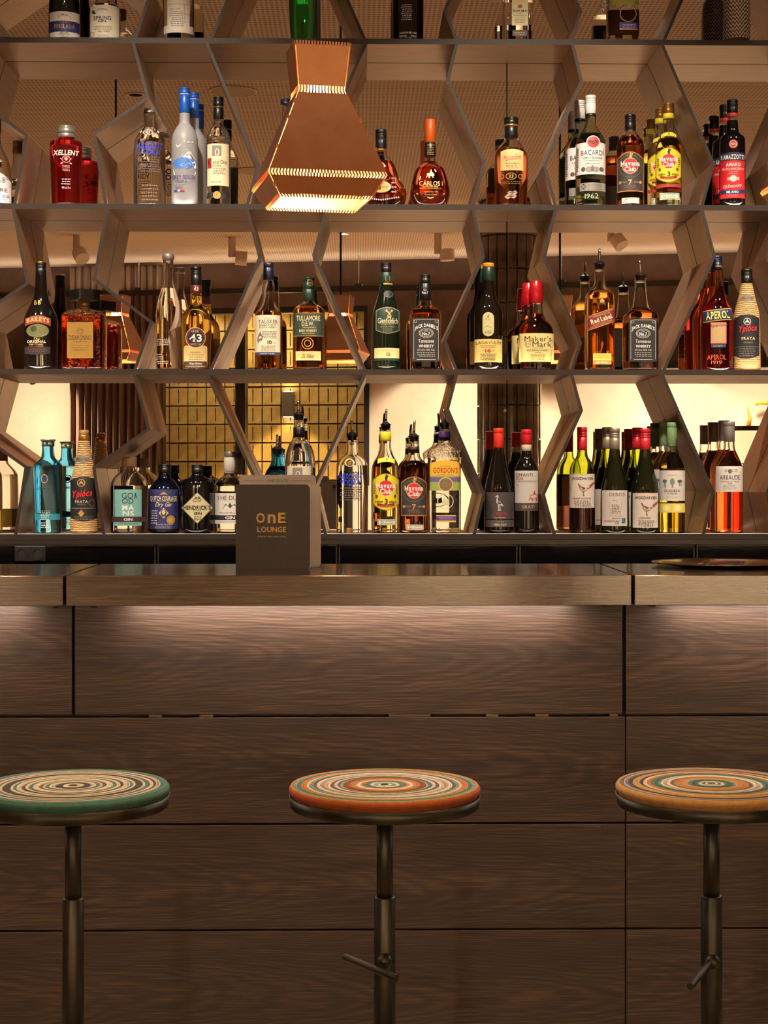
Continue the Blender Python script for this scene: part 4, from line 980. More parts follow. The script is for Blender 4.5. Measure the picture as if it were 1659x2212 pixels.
bottle(5, 'C', 'whisky_bottle', 'bottle', 'dark green triangular single malt bottle with stag emblem label', 990,
  [(1088, 82), (1080, 92), (780, 92), (720, 88), (660, 70), (600, 50), (560, 40), (538, 36)], G_DARKGREEN, opaque=True, caps=[(400, 460, 35, C_BLACK), (460, 540, 37, C_GREEN, 'neck_sleeve')],
  items=[('X',), ('P', 'gold', [(-14, 14), (-14, -14), (0, -20), (14, -14), (14, 14), (0, 20)], (1000, 502, 1)), ('R', 'rect', 972, 530, 1030, 540, 'gold'), ('R', 'oval', 974, 580, 1036, 628, (30, 36, 32)), ('O', (90, 96, 90), 1005, 604, 30, 22, 0.1),
   ('L', 'badge', 924, 688, 1074, 858, (150, 136, 86), 22), ('R', 'badge', 928, 692, 1070, 854, (20, 50, 44), 22), ('P', 'gold', STAG, (996, 716, 0.95)), ('T', 'Glenfiddich', 1000, 776, 36, 128, (226, 216, 180)), ('T', 'SINGLE MALT', 1000, 800, 9, 82, 'gold'), ('T', 'SCOTCH WHISKY', 1000, 815, 9, 92, 'gold'), ('N', (150, 150, 120), 1000, 830, 842, 2, 70),
   ('L', 'rect', 914, 950, 1074, 1014, (206, 190, 130)), ('N', (120, 104, 60), 995, 964, 968, 2, 130), ('T', '12', 1004, 990, 22, 24, (120, 40, 30), dict(bold=1)), ('L', 'rect', 914, 1014, 1074, 1030, (20, 44, 38))])
def JD(cx, y, k):
    return [('L', 'rect', cx - 92 * k, y, cx + 92 * k, y + 276 * k, (26, 24, 24)), ('R', 'rect', cx - 80 * k, y + 10 * k, cx - 78 * k, y + 262 * k, (190, 186, 180)), ('R', 'rect', cx + 78 * k, y + 10 * k, cx + 80 * k, y + 262 * k, (190, 186, 180)), ('R', 'rect', cx - 60 * k, y + 8 * k, cx + 60 * k, y + 10 * k, (190, 186, 180)), ('R', 'rect', cx - 60 * k, y + 262 * k, cx + 60 * k, y + 264 * k, (190, 186, 180)), ('O', (190, 186, 180), cx - 68 * k, y + 20 * k, 10 * k, 10 * k, 0.2), ('O', (190, 186, 180), cx + 68 * k, y + 20 * k, 10 * k, 10 * k, 0.2),
      ('T', "JACK DANIEL'S", cx, y + 60 * k, 30 * k, 148 * k, (226, 222, 214), dict(bold=1, arch=22 * k)), ('O', (214, 210, 202), cx, y + 96 * k, 46 * k, 30 * k, 0.06), ('O', (214, 210, 202), cx, y + 96 * k, 38 * k, 23 * k, 0.06), ('T', 'OLD', cx, y + 82 * k, 8 * k, 20 * k, (226, 222, 214)), ('T', 'No.7', cx, y + 100 * k, 22 * k, 48 * k, (226, 222, 214), dict(bold=1)), ('N', (190, 186, 180), cx, y + 120 * k, y + 124 * k, 2, 40 * k),
      ('T', 'Tennessee', cx, y + 146 * k, 22 * k, 98 * k, (226, 222, 214), dict(shear=0.1)), ('T', 'WHISKEY', cx, y + 178 * k, 18 * k, 96 * k, (226, 222, 214), dict(bold=1)), ('T', '1.0 Litre 40% Vol.', cx, y + 202 * k, 13 * k, 108 * k, (206, 202, 194)), ('N', (180, 176, 170), cx, y + 220 * k, y + 242 * k, 3, 120 * k)]
bottle(5, 'C', 'whiskey_bottle', 'bottle', 'square dark amber Tennessee whiskey bottle with black label and black cap', 1240,
  [(1088, 86), (1080, 94), (1060, 97), (730, 99), (710, 97), (690, 70), (670, 48), (655, 40), (636, 38)], G_CLEAR, L_AMBERD, 676, n=7, neck_y=692, caps=[(475, 530, 33, C_BLACK), (530, 640, 37, C_BLACK, 'neck_sleeve', 39)],
  items=[('X',), ('T', 'OLD', 1238, 576, 8, 20, WHITE), ('T', 'No.7', 1238, 592, 16, 38, WHITE)] + JD(1242, 760, 1.0))
LGP = [(922, 66), (915, 77), (620, 78), (580, 74), (540, 50), (510, 38), (470, 32), (436, 30)]
lgc = [(338, 362, 31, plain('cap_amber', (222, 146, 30), 0.45)), (362, 438, 33, C_GREEN, 'neck_sleeve')]
lgi = [('L', 'pill', 107, 612, 169, 742, (196, 184, 130), 30), ('P', (120, 110, 70), [(-6, 8), (0, -10), (6, 8)], (138, 632, 1)), ('N', (120, 110, 70), 138, 648, 652, 2, 40), ('P', (170, 158, 108), [(-24, 8), (-6, -6), (8, 2), (24, 10)], (138, 690, 1)), ('N', (120, 110, 70), 138, 714, 726, 3, 44),
   ('L', 'rect', 63, 757, 213, 882, (216, 190, 110)), ('T', 'LAGAVULIN', 138, 776, 18, 136, (60, 48, 34)), ('T', 'ISLAY SINGLE MALT', 138, 792, 6, 84, (80, 64, 40)), ('T', 'SCOTCH WHISKY', 138, 801, 7, 80, (80, 64, 40)), ('T', '16', 137, 819, 21, 34, (180, 48, 30), dict(bold=1)), ('R', 'rect', 104, 818, 114, 820, (120, 90, 50)), ('R', 'rect', 160, 818, 170, 820, (120, 90, 50)), ('N', (120, 100, 60), 138, 838, 868, 5, 96)]
bottle(6, 'C', 'whisky_bottle', 'bottle', 'near-black single malt bottle with amber-topped green neck, in front of its twin', 138, LGP, plain('brown_black_glass', (20, 14, 8), 0.05, spec=0.6), opaque=True, caps=lgc, items=lgi, Y=YF, group='green necked malt bottles')
bottle(6, 'C', 'whisky_bottle', 'bottle', 'near-black single malt bottle with green neck, half hidden behind its twin', 114, LGP, plain('brown_black_glass', (20, 14, 8), 0.05, spec=0.6), opaque=True, caps=lgc, items=SHIFT(lgi, -24), Y=Y2, group='green necked malt bottles')
MKP = [(922, 66), (912, 80), (840, 86), (760, 95), (720, 97), (680, 85), (655, 60), (640, 40), (600, 36), (550, 35)]
mkc = [(435, 558, 34, C_WAX, 'wax_seal', 39)]
mki = [('L', 'rect', 304, 725, 492, 878, (222, 202, 130)), ('T', "Maker's", 402, 754, 30, 146, (36, 30, 26)), ('T', 'Mark', 424, 784, 28, 106, (36, 30, 26)), ('O', (60, 48, 36), 347, 783, 16, 16, 0.1), ('T', 'S IV', 347, 783, 13, 20, (60, 48, 36)), ('T', 'KENTUCKY STRAIGHT', 402, 804, 5, 60, (60, 48, 36)), ('T', 'BOURBON WHISKY', 402, 817, 11, 118, (44, 36, 30)), ('T', 'HANDMADE', 402, 829, 5, 36, (60, 48, 36)), ('N', (80, 66, 46), 402, 840, 852, 3, 92), ('T', '70cl.', 375, 864, 7, 18, BLK), ('T', '45%alc./vol', 416, 864, 7, 40, BLK)]
bottle(6, 'C', 'bourbon_bottle', 'bottle', 'squat bourbon bottle sealed in dripping red wax, in front of its twin', 397, MKP, G_CLEAR, glass('dark_bourbon', (150, 46, 12), ior=1.4), 615, caps=mkc, items=mki, n=2.6, neck_y=640, dep=0.75, Y=YF, group='red wax bourbon bottles')
bottle(6, 'C', 'bourbon_bottle', 'bottle', 'squat bourbon bottle sealed in red wax, half hidden behind its twin', 356, MKP, G_CLEAR, glass('dark_bourbon', (150, 46, 12), ior=1.4), 615, caps=mkc, items=SHIFT(mki, -41), n=2.6, neck_y=640, dep=0.75, Y=Y2, group='red wax bourbon bottles')
bottle(6, 'C', 'whisky_bottle', 'bottle', 'square amber whisky bottle with slanted red label and steel pourer', 743,
  [(922, 68), (912, 76), (540, 77), (505, 72), (480, 50), (460, 33), (420, 28), (395, 28), (342, 28)], G_CLEAR, L_AMBER, 488, n=6, neck_y=500, pour=(257, 345, -2),
  items=[('L', 'slant', 669, 606, 817, 686, 'gold', 26), ('R', 'slant', 669, 612, 817, 680, (120, 28, 34), 26), ('R', 'slant', 669, 616, 817, 618, 'gold', 26), ('R', 'slant', 669, 674, 817, 676, 'gold', 26), ('T', 'JOHNNIE WALKER', 743, 625, 9, 96, (214, 180, 110), dict(rot=0.30)), ('T', 'Red Label.', 744, 646, 26, 122, (240, 226, 180), dict(bold=1, rot=0.30)), ('T', 'Blended Scotch Whisky', 750, 666, 9, 108, (214, 180, 110), dict(rot=0.30, shear=0.3)),
   ('X',), ('P', 'gold', [(-12, 10), (-12, -4), (0, -14), (12, -4), (12, 10)], (746, 548, 1)), ('N', (200, 160, 80), 746, 562, 566, 2, 40), ('P', (150, 40, 30), [(0, 0), (10, -16), (16, 0), (8, 30), (0, 50), (-6, 48), (2, 26)], (738, 780, 1)), ('L', 'rect', 697, 833, 796, 870, (222, 196, 80)), ('T', 'ESTABLISHED 1820', 746, 846, 7, 80, (120, 90, 30)), ('R', 'rect', 699, 855, 794, 859, (180, 140, 50)), ('L', 'rect', 697, 870, 796, 892, (150, 116, 60)), ('T', 'John Walker', 746, 882, 14, 66, (240, 220, 160), dict(shear=0.4))])
bottle(6, 'C', 'whiskey_bottle', 'bottle', 'square Tennessee whiskey bottle with black label and steel pourer', 965,
  [(925, 80), (918, 89), (650, 90), (620, 88), (600, 65), (580, 45), (540, 38), (490, 33), (460, 31), (408, 30)], G_CLEAR, L_AMBERD, 584, n=7, neck_y=600, pour=(320, 410, -8), items=JD(965, 648, 0.84), back=(890, 660, 1040, 870, (26, 22, 20)))
APP = [(928, 76), (918, 86), (650, 90), (600, 84), (550, 60), (500, 45), (450, 38), (400, 33), (376, 30)]
apc = [(303, 380, 29, C_NAVY)]
api = [('X',), ('T', 'APEROL', 1390, 362, 10, 36, (226, 190, 60)), ('L', 'slant', 1306, 600, 1460, 664, (190, 150, 60), 8), ('R', 'slant', 1306, 604, 1460, 660, (30, 40, 84), 8), ('T', 'APEROL', 1386, 632, 42, 128, (238, 214, 60), dict(bold=1, rot=0.08)), ('L', 'rect', 1348, 672, 1432, 786, plain('label_pale_orange', (206, 128, 84), 0.5)), ('R', 'rect', 1358, 690, 1422, 776, (176, 150, 110)), ('R', 'oval', 1378, 720, 1402, 744, 'gold'), ('T', 'Aperitivo', 1392, 690, 22, 96, (60, 40, 50), dict(shear=0.3, rot=0.1)), ('L', 'rect', 1350, 788, 1430, 808, (34, 42, 84)), ('N', (220, 200, 120), 1390, 796, 802, 2, 60), ('X',), ('T', 'APEROL', 1380, 860, 26, 100, (250, 90, 50)), ('T', '1919', 1380, 888, 18, 60, (250, 90, 50))]
bottle(6, 'C', 'aperitif_bottle', 'bottle', 'bright orange-red aperitif bottle with navy banner label, in front of its twin', 1380, APP, glass('red_neck_glass', (250, 170, 140)), L_APEROL, 470, caps=apc, items=api, Y=YF, group='orange-red aperitif bottles')
bottle(6, 'C', 'aperitif_bottle', 'bottle', 'bright orange-red aperitif bottle half hidden behind its twin', 1338, APP, glass('red_neck_glass', (250, 170, 140)), L_APEROL, 470, caps=apc, items=[], Y=4.748, group='orange-red aperitif bottles')
bottle(6, 'C', 'cachaca_bottle', 'bottle', 'straw-wrapped spirit bottle with black cap beside the orange-red aperitif', 1543,
  [(928, 68), (918, 75), (870, 74), (640, 72), (600, 66), (540, 48), (480, 36), (452, 30)], M_STRAW, opaque=True, caps=[(373, 455, 30, C_BLACK)],
  items=[('L', 'oval', 1510, 516, 1580, 556, (120, 106, 90)), ('T', 'PRATA', 1546, 537, 14, 50, (60, 50, 40)), ('L', 'badge', 1476, 626, 1610, 866, (30, 28, 30), 20), ('O', 'silver', 1546, 664, 20, 20, 0.2), ('P', 'silver', [(-16, 10), (0, -14), (16, 10), (0, 4)], (1546, 664, 1)), ('T', 'Ypióca', 1548, 706, 46, 100, (206, 36, 40), dict(bold=1, shear=0.3, rot=0.1)), ('T', 'PRATA', 1552, 756, 16, 72, (206, 190, 150), dict(bold=1)), ('T', 'CACHACA', 1552, 778, 7, 50, (170, 160, 130)), ('R', 'rect', 1480, 800, 1606, 802, (130, 124, 110)), ('N', (120, 114, 104), 1544, 812, 850, 4, 96)])

# ---------------------------------------------------------------- lowest shelf
bottle(7, 'D', 'tequila_bottle', 'bottle', 'clear bottle with yellow label and cork by the shelf end', -90,
  [(1075, 94), (1066, 104), (720, 104), (680, 90), (640, 50), (620, 36), (600, 34)], G_CLEAR, L_CLEAR, 700, caps=[(540, 610, 34, C_CORK, 'stopper')], Y=4.70, items=[('L', 'rect', -180, 930, 6, 1052, (206, 176, 70)), ('N', (90, 70, 30), -86, 950, 1030, 5, 130)], back=(-180, 930, 0, 1050, (206, 176, 70)))
bottle(7, 'D', 'gin_bottle', 'bottle', 'faceted turquoise blue gin bottle with flared stopper', 308,
  [(1075, 74), (1065, 82), (760, 90), (660, 92), (635, 88), (600, 50), (585, 42), (540, 38), (516, 38)], G_BLUE, L_BLUE, 640, n=3.0, neck_y=600, caps=[(474, 486, 48, C_SILVER, 'stopper'), (486, 520, 41, glass('stopper_blue', (120, 190, 210)), 'stopper_collar')],
  items=[('X',), ('O', 'gold', 301, 726, 22, 28, 0.22), ('R', 'oval', 286, 712, 316, 742, (30, 60, 130)), ('T', 'STAR OF', 304, 772, 9, 48, (40, 60, 84)), ('T', 'BOMBAY', 304, 787, 14, 72, (40, 60, 84), dict(bold=1)), ('L', 'rect', 224, 948, 392, 986, (40, 140, 160)), ('N', (206, 226, 226), 304, 930, 960, 4, 70), ('N', (220, 234, 234), 302, 962, 984, 3, 56), ('X',), ('T', '47.5% vol', 304, 1022, 9, 44, (224, 236, 240)), ('N', (224, 236, 240), 304, 1006, 1034, 3, 60)])
bottle(7, 'D', 'cachaca_bottle', 'bottle', 'straw-wrapped spirit bottle with cork and gold collar beside the blue gin', 538,
  [(1075, 80), (1062, 88), (1000, 87), (760, 85), (715, 80), (650, 60), (560, 45), (490, 36), (480, 34)], M_STRAW, opaque=True, caps=[(447, 486, 35, C_GOLD, 'neck_collar'), (415, 449, 30, C_CORK, 'cork')],
  items=[('L', 'oval', 474, 580, 574, 624, (120, 112, 100)), ('T', 'PRATA', 524, 604, 18, 66, (50, 44, 40)), ('L', 'badge', 452, 712, 622, 996, (34, 32, 34), 24), ('O', 'gold', 520, 752, 26, 24, 0.2), ('P', 'gold', [(-20, 12), (0, -16), (20, 12), (0, 4)], (520, 752, 1)), ('T', 'Ypióca', 524, 826, 58, 132, (214, 40, 40), dict(bold=1, shear=0.3, rot=0.1)), ('T', 'PRATA', 522, 871, 16, 80, (206, 190, 150), dict(bold=1)), ('T', 'CACHACA', 522, 889, 7, 50, (150, 140, 120)), ('O', (110, 104, 96), 588, 880, 22, 22, 0.2), ('R', 'rect', 458, 912, 616, 915, (140, 134, 120)), ('P', 'gold', [(-20, 0), (0, -24), (20, 0), (0, 24)], (520, 945, 1)), ('N', (140, 134, 120), 540, 965, 985, 3, 130)])
bottle(7, 'D', 'gin_bottle', 'bottle', 'squat clear gin bottle with turquoise label and pale wooden stopper', 828,
  [(1075, 108), (1060, 120), (800, 121), (740, 115), (700, 80), (680, 52), (665, 46), (648, 46)], G_CLEAR, L_CLEAR, 770, caps=[(588, 650, 47, C_PALEWOOD, 'stopper')],
  items=[('L', 'rect', 735, 794, 905, 966, (120, 176, 170)), ('T', 'GO', 816, 832, 36, 74, (44, 42, 44)), ('T', 'OD', 818, 866, 34, 72, (44, 42, 44)), ('T', 'MA', 820, 908, 32, 74, (232, 230, 222), dict(bold=1)), ('T', 'NS', 822, 944, 32, 72, (232, 230, 222), dict(bold=1)), ('P', (44, 42, 44), [(0, 0), (6, -14), (10, -12), (8, 0), (16, 26), (10, 26), (5, 8), (0, 30), (-6, 30), (0, 6)], (862, 826, 0.9)), ('L', 'rect', 716, 966, 930, 1000, (58, 40, 36)), ('T', 'GIN', 820, 983, 18, 54, (232, 230, 222), dict(bold=1)), ('L', 'rect', 735, 1000, 905, 1023, (110, 168, 164)), ('T', 'HANDCRAFTED IN SMALL BATCHES', 820, 1010, 6, 130, (44, 60, 60))])
bottle(7, 'D', 'gin_bottle', 'bottle', 'rounded dark bottle with navy label and gold seal', 1053,
  [(1075, 92), (1062, 103), (830, 104), (790, 98), (750, 70), (725, 42), (700, 36), (688, 36)], G_NAVY, opaque=True, Y=4.70, caps=[(637, 692, 42, C_BLACK)],
  items=[('L', 'rect', 959, 797, 1140, 1048, (40, 46, 96)), ('P', 'gold', [(-26, 8), (-10, -6), (0, -12), (10, -6), (26, 8), (0, 4)], (1047, 824, 1)), ('T', 'DUTCH COURAGE', 1048, 854, 30, 166, (226, 214, 170), dict(bold=1)), ('R', 'rect', 966, 872, 1132, 874, (206, 186, 130)), ('T', 'Dry Gin', 1046, 896, 36, 98, (226, 214, 170), dict(shear=0.3)), ('R', 'diamond', 1016, 912, 1078, 980, (206, 190, 140)), ('R', 'oval', 1028, 922, 1066, 970, (70, 60, 60)), ('R', 'oval', 1036, 926, 1058, 956, (206, 186, 150)), ('N', (206, 200, 190), 990, 932, 1010, 6, 42), ('R', 'oval', 1066, 962, 1120, 1018, 'gold'), ('O', (70, 60, 30), 1093, 990, 22, 22, 0.1), ('N', (206, 200, 190), 1045, 1018, 1040, 3, 120)])
bottle(7, 'D', 'gin_bottle', 'bottle', 'black apothecary-style gin bottle with cream diamond label', 1262,
  [(1075, 88), (1062, 104), (780, 108), (750, 106), (730, 90), (712, 45), (700, 34), (688, 33)], G_DARK, opaque=True, caps=[(637, 692, 36, C_BLACK)],
  items=[('L', 'diamond', 1159, 808, 1366, 1014, (60, 56, 44)), ('R', 'diamond', 1165, 814, 1360, 1008, (206, 194, 150)), ('P', (96, 88, 66), LEAFY, (1230, 862, 1.6)), ('P', (96, 88, 66), LEAFY, (1246, 846, 0.9)), ('T', "HENDRICK'S", 1262, 909, 28, 172, (30, 28, 26), dict(bold=1)), ('T', 'A DISTILLED', 1262, 928, 5, 50, BLK), ('T', 'GIN', 1266, 945, 16, 50, (30, 28, 26), dict(bold=1)), ('N', (90, 84, 64), 1264, 964, 984, 3, 50)])
bottle(7, 'D', 'gin_bottle', 'bottle', 'clear round gin bottle with white crest label, partly behind the menu', 1472,
  [(1075, 94), (1062, 104), (790, 105), (760, 100), (730, 75), (710, 42), (690, 38), (640, 36)], G_CLEAR, L_CLEAR, 770, Y=4.69, caps=[(555, 592, 37, C_GREY, 'stopper'), (592, 700, 39, C_PAPER, 'neck_label')],
  items=[('X',), ('N', (70, 66, 64), 1472, 628, 680, 5, 50), ('L', 'rect', 1372, 820, 1572, 960, (206, 200, 188)), ('T', 'THE DUKE', 1472, 850, 28, 166, (44, 42, 44)), ('P', (60, 58, 60), [(-50, 26), (-30, -10), (-10, 0), (0, -20), (10, 0), (30, -10), (50, 26), (0, 14)], (1472, 898, 1)), ('T', 'Munich Dry Gin', 1472, 945, 13, 140, (60, 58, 60), dict(shear=0.3)), ('L', 'rect', 1372, 960, 1572, 990, (40, 40, 44)), ('T', 'GIN', 1472, 975, 20, 60, WHITE, dict(bold=1)), ('L', 'rect', 1372, 990, 1572, 1014, (206, 200, 188)), ('N', (80, 76, 74), 1472, 998, 1006, 2, 150)])
bottle(8, 'D', 'gin_bottle', 'bottle', 'blue gin bottle with steel pourer standing behind the menu', 293,
  [(1075, 78), (1062, 88), (740, 88), (690, 76), (650, 48), (620, 38), (548, 34)], G_BLUE, L_BLUE, 652, Y=Y2, pour=(450, 548, -2), n=2.4, neck_y=660)
bottle(8, 'D', 'vodka_bottle', 'bottle', 'clear vodka bottle with steel pourer standing behind the menu', 431,
  [(1075, 80), (1062, 88), (640, 88), (632, 90), (624, 86), (560, 82), (500, 60), (470, 38), (400, 33), (320, 31)], G_CLEARB, L_CLEAR, 500, Y=YF, pour=(225, 322, -4), caps=[(396, 460, 36, C_BLACK, 'neck_label')],
  items=[('L', 'rect', 357, 645, 507, 905, (206, 196, 170))] + KET(431, 640, 1.05))
bottle(8, 'D', 'vodka_bottle', 'bottle', 'clear vodka bottle with bold blue lettering and steel pourer', 772,
  [(1075, 88), (1066, 101), (650, 103), (610, 90), (580, 55), (570, 38), (500, 34), (450, 33)], G_CLEAR, L_CLEAR, 640, pour=(350, 452, -4),
  items=ABS(762, 710, 751, 158) + [('O', 'silver', 756, 624, 30, 26, 0.2), ('N', (110, 100, 100), 765, 785, 860, 6, 150)])
h3p2 = [(1075, 78), (1066, 87), (680, 87), (630, 80), (580, 50), (540, 36), (480, 34), (384, 30)]
bottle(8, 'D', 'rum_bottle', 'bottle', 'pale rum bottle with yellow label and steel pourer', 987, h3p2, G_CLEAR, L_PALE, 600, pour=(280, 386, 4), caps=[(425, 484, 36, C_YELLOW, 'neck_band')],
  items=[('L', 'banner', 935, 590, 1045, 618, (222, 202, 48), 12), ('T', '3', 992, 602, 18, 12, BLK, dict(bold=1))] + HAV(988, 692, 1.2, True) + SEAL(934, 984, 1056, 1020))
bottle(8, 'D', 'rum_bottle', 'bottle', 'dark rum bottle with charcoal label, red disc and steel pourer', 1167,
  [(1075, 80), (1066, 90), (680, 90), (630, 82), (600, 50), (580, 38), (500, 34), (458, 31)], G_CLEAR, L_RUM, 610, pour=(355, 460, 6), caps=[(520, 562, 36, plain('band_brown', (60, 34, 24), 0.5), 'neck_band')], items=HAV(1168, 712, 1.16, False) + SEAL(1121, 1018, 1229, 1050))
bottle(8, 'D', 'gin_bottle', 'bottle', 'wide clear gin bottle with yellow and green label and steel pourer', 1362,
  [(1075, 90), (1066, 104), (590, 105), (572, 113), (548, 112), (520, 70), (500, 42), (420, 32), (378, 30)], G_CLEARB, L_CLEAR, 590, n=4, neck_y=530, dep=0.75, pour=(280, 380, -6), caps=[(422, 482, 37, C_PURPLE, 'neck_band')],
  items=[('L', 'arch', 1267, 608, 1461, 708, (222, 176, 50), 20), ('T', "GORDON'S", 1365, 672, 36, 156, (186, 44, 36), dict(bold=1)), ('T', 'THE ORIGINAL', 1365, 646, 6, 70, (120, 60, 30)), ('N', (150, 90, 40), 1365, 698, 704, 2, 120), ('L', 'rect', 1267, 708, 1461, 802, (146, 160, 78)), ('R', 'rect', 1267, 716, 1461, 746, (110, 84, 130)), ('R', 'oval', 1320, 716, 1414, 808, (206, 190, 90)), ('R', 'oval', 1326, 722, 1408, 802, (120, 96, 90)), ('P', (190, 70, 50), [(-26, 10), (-10, -18), (14, -10), (26, 14), (0, 24)], (1367, 762, 1)), ('P', (100, 120, 60), [(-14, 12), (0, -20), (20, -6), (14, 18)], (1360, 764, 1)),
   ('X',), ('O', (206, 196, 150), 1365, 870, 52, 50, 0.1), ('P', (206, 196, 150), [(-24, 16), (-10, -22), (4, -6), (22, -18), (26, 18), (0, 28)], (1365, 870, 1)), ('L', 'rect', 1306, 957, 1432, 1002, (206, 170, 60)), ('R', 'rect', 1306, 964, 1432, 992, (78, 52, 120)), ('N', (206, 190, 220), 1369, 974, 982, 2, 96)])
bottle(9, 'D', 'wine_bottle', 'wine bottle', 'black red-wine bottle with scarlet capsule and stork on a dark label', 194,
  [(912, 66), (904, 77), (700, 78), (640, 70), (560, 48), (490, 34), (455, 28), (440, 27)], G_DARK, opaque=True, caps=[(340, 457, 27.5, C_SCARLET, 'capsule'), (340, 368, 29, C_SCARLET, 'capsule_rim')],
  items=[('L', 'rect', 124, 688, 276, 834, (64, 58, 56)), ('P', 'silver', STORK, (172, 704, 0.92)), ('P', 'silver', [(-34, 0), (-10, -4), (0, -10), (10, -4), (34, 0), (0, 6)], (200, 790, 1)), ('T', 'CIGONYES', 202, 803, 11, 70, (196, 50, 40)), ('T', '2015', 202, 815, 7, 24, (196, 50, 40)), ('T', 'D.O. EMPORDA', 202, 826, 6, 64, (206, 190, 150)), ('L', 'rect', 124, 838, 276, 876, (70, 64, 62)), ('T', '* * * *', 202, 848, 5, 36, (206, 200, 180)), ('T', 'PERELADA', 202, 863, 11, 68, (206, 196, 160))])
bottle(9, 'D', 'wine_bottle', 'wine bottle', 'black red-wine bottle with red capsule and pale label with red rider', 346,
  [(912, 60), (904, 67), (600, 68), (560, 64), (520, 45), (495, 30), (460, 27)], G_DARK, opaque=True, caps=[(347, 430, 27.5, C_RED, 'capsule'), (347, 376, 28.5, C_RED, 'capsule_rim'), (430, 466, 27.5, plain('neck_strip', (190, 180, 150), 0.5), 'neck_strip')],
  items=[('L', 'rect', 283, 572, 409, 746, (186, 180, 172)), ('T', 'CHIANTI', 334, 594, 18, 90, BLK), ('T', '2016', 309, 614, 15, 40, (170, 40, 30)), ('N', (70, 66, 62), 352, 626, 632, 2, 120), ('T', 'G', 300, 650, 9, 8, BLK), ('P', (196, 50, 44), RIDER, (362, 690, 0.86)), ('L', 'rect', 283, 746, 409, 789, (66, 60, 60)), ('T', 'GRATI', 355, 767, 16, 66, 'gold', dict(bold=1))])
WH = lambda cx, y, k, t: [('L', 'rect', cx - 67 * k, y, cx + 67 * k, y + 184 * k, (204, 192, 178)), ('R', 'rect', cx - 67 * k, y + 2, cx + 67 * k, y + 5, (206, 150, 60)), ('T', 'WOODHAVEN', cx + 2, y + 25 * k, 17 * k, 114 * k, (70, 44, 26), dict(bold=1)), ('P', (120, 82, 40), BIRD, (cx - 24 * k, y + 52 * k, 1.08 * k)), ('P', (86, 84, 96), [(0, 0), (20, 6), (26, 16), (12, 18)], (cx - 8 * k, y + 68 * k, k)), ('P', (170, 50, 40), [(0, 22), (24, -8), (36, -18), (38, -10), (20, 10)], (cx + 28 * k, y + 62 * k, k)), ('P', (206, 160, 70), [(0, 0), (4, 8), (14, 20), (26, 22), (16, 26), (4, 16)], (cx - 16 * k, y + 70 * k, k)), ('T', t, cx - 2, y + 132 * k, 9 * k, (100 if len(t) > 12 else 66) * k, (44, 36, 34)), ('N', (110, 96, 84), cx + 4, y + 146 * k, y + 174 * k, 5, 100 * k)]
bottle(9, 'D', 'wine_bottle', 'wine bottle', 'olive glass red-wine bottle with red screw cap and bird label', 648,
  [(912, 64), (904, 71), (580, 71), (540, 62), (505, 38), (490, 29), (458, 27)], G_OLIVE, glass('red_wine_in_green', (30, 6, 4), ior=1.4), 592, caps=[(334, 460, 27, C_RED)], items=WH(648, 589, 1.0, 'CABERNET SAUVIGNON'), back=(590, 600, 700, 770, (170, 110, 60)))
BUP = [(912, 66), (904, 77), (690, 77), (640, 70), (580, 52), (510, 34), (455, 28)]
dbi = [('L', 'rect', 757, 677, 893, 870, (196, 184, 174)), ('T', 'DEBOS', 838, 700, 19, 84, (110, 98, 90)), ('P', (150, 136, 126), [(-36, -20), (36, -20), (26, 40), (-26, 40)], (830, 766, 1)), ('P', (128, 114, 104), [(-34, -22), (-10, -36), (10, -30), (34, -22), (0, -14)], (830, 766, 1)), ('N', (118, 106, 96), 830, 756, 800, 6, 50), ('N', (130, 118, 108), 830, 814, 818, 2, 84), ('T', 'Handpicked', 836, 829, 8, 50, (60, 50, 46), dict(shear=0.3)), ('T', 'SAUVIGNON BLANC', 810, 843, 9, 82, (50, 42, 40)), ('T', '2016', 838, 854, 6, 22, (60, 50, 46)), ('R', 'rect', 864, 828, 882, 854, BLK), ('P', (40, 130, 190), [(-7, -10), (6, -10), (2, 2), (-6, 8)], (873, 841, 1)), ('P', (120, 170, 60), [(-6, 10), (6, 2), (7, 11)], (873, 841, 1))]
bottle(9, 'D', 'wine_bottle', 'wine bottle', 'dark green wine bottle with silver-brown screw cap and basket label, before its twin', 825, BUP, plain('deep_olive_glass', (18, 22, 8), 0.05, spec=0.6), opaque=True, caps=[(340, 458, 28, C_TAUPE)], items=dbi, Y=YF, group='basket label wine bottles')
bottle(9, 'D', 'wine_bottle', 'wine bottle', 'dark green wine bottle with silver-brown cap, half hidden behind its twin', 784, BUP, G_OLIVE, L_OLIVE, 560, caps=[(340, 458, 28, C_TAUPE)], items=SHIFT(dbi, -41), Y=Y2, group='basket label wine bottles')
wci = WH(992, 692, 1.02, 'CHARDONNAY')
bottle(9, 'D', 'wine_bottle', 'wine bottle', 'dark sloping white-wine bottle with red cap and bird label, before its twin', 990, BUP, plain('deep_olive_glass', (18, 22, 8), 0.05, spec=0.6), opaque=True, caps=[(341, 460, 28, C_RED)], items=wci, Y=YF, group='red capped bird label wine bottles')
bottle(9, 'D', 'wine_bottle', 'wine bottle', 'sloping white-wine bottle with red cap, half hidden behind its twin', 948, BUP, G_OLIVE, L_OLIVE, 560, caps=[(341, 460, 28, C_RED)], items=SHIFT(wci, -42), Y=Y2, group='red capped bird label wine bottles')
DQP = [(912, 62), (904, 70), (560, 71), (530, 62), (490, 38), (465, 29), (438, 28)]
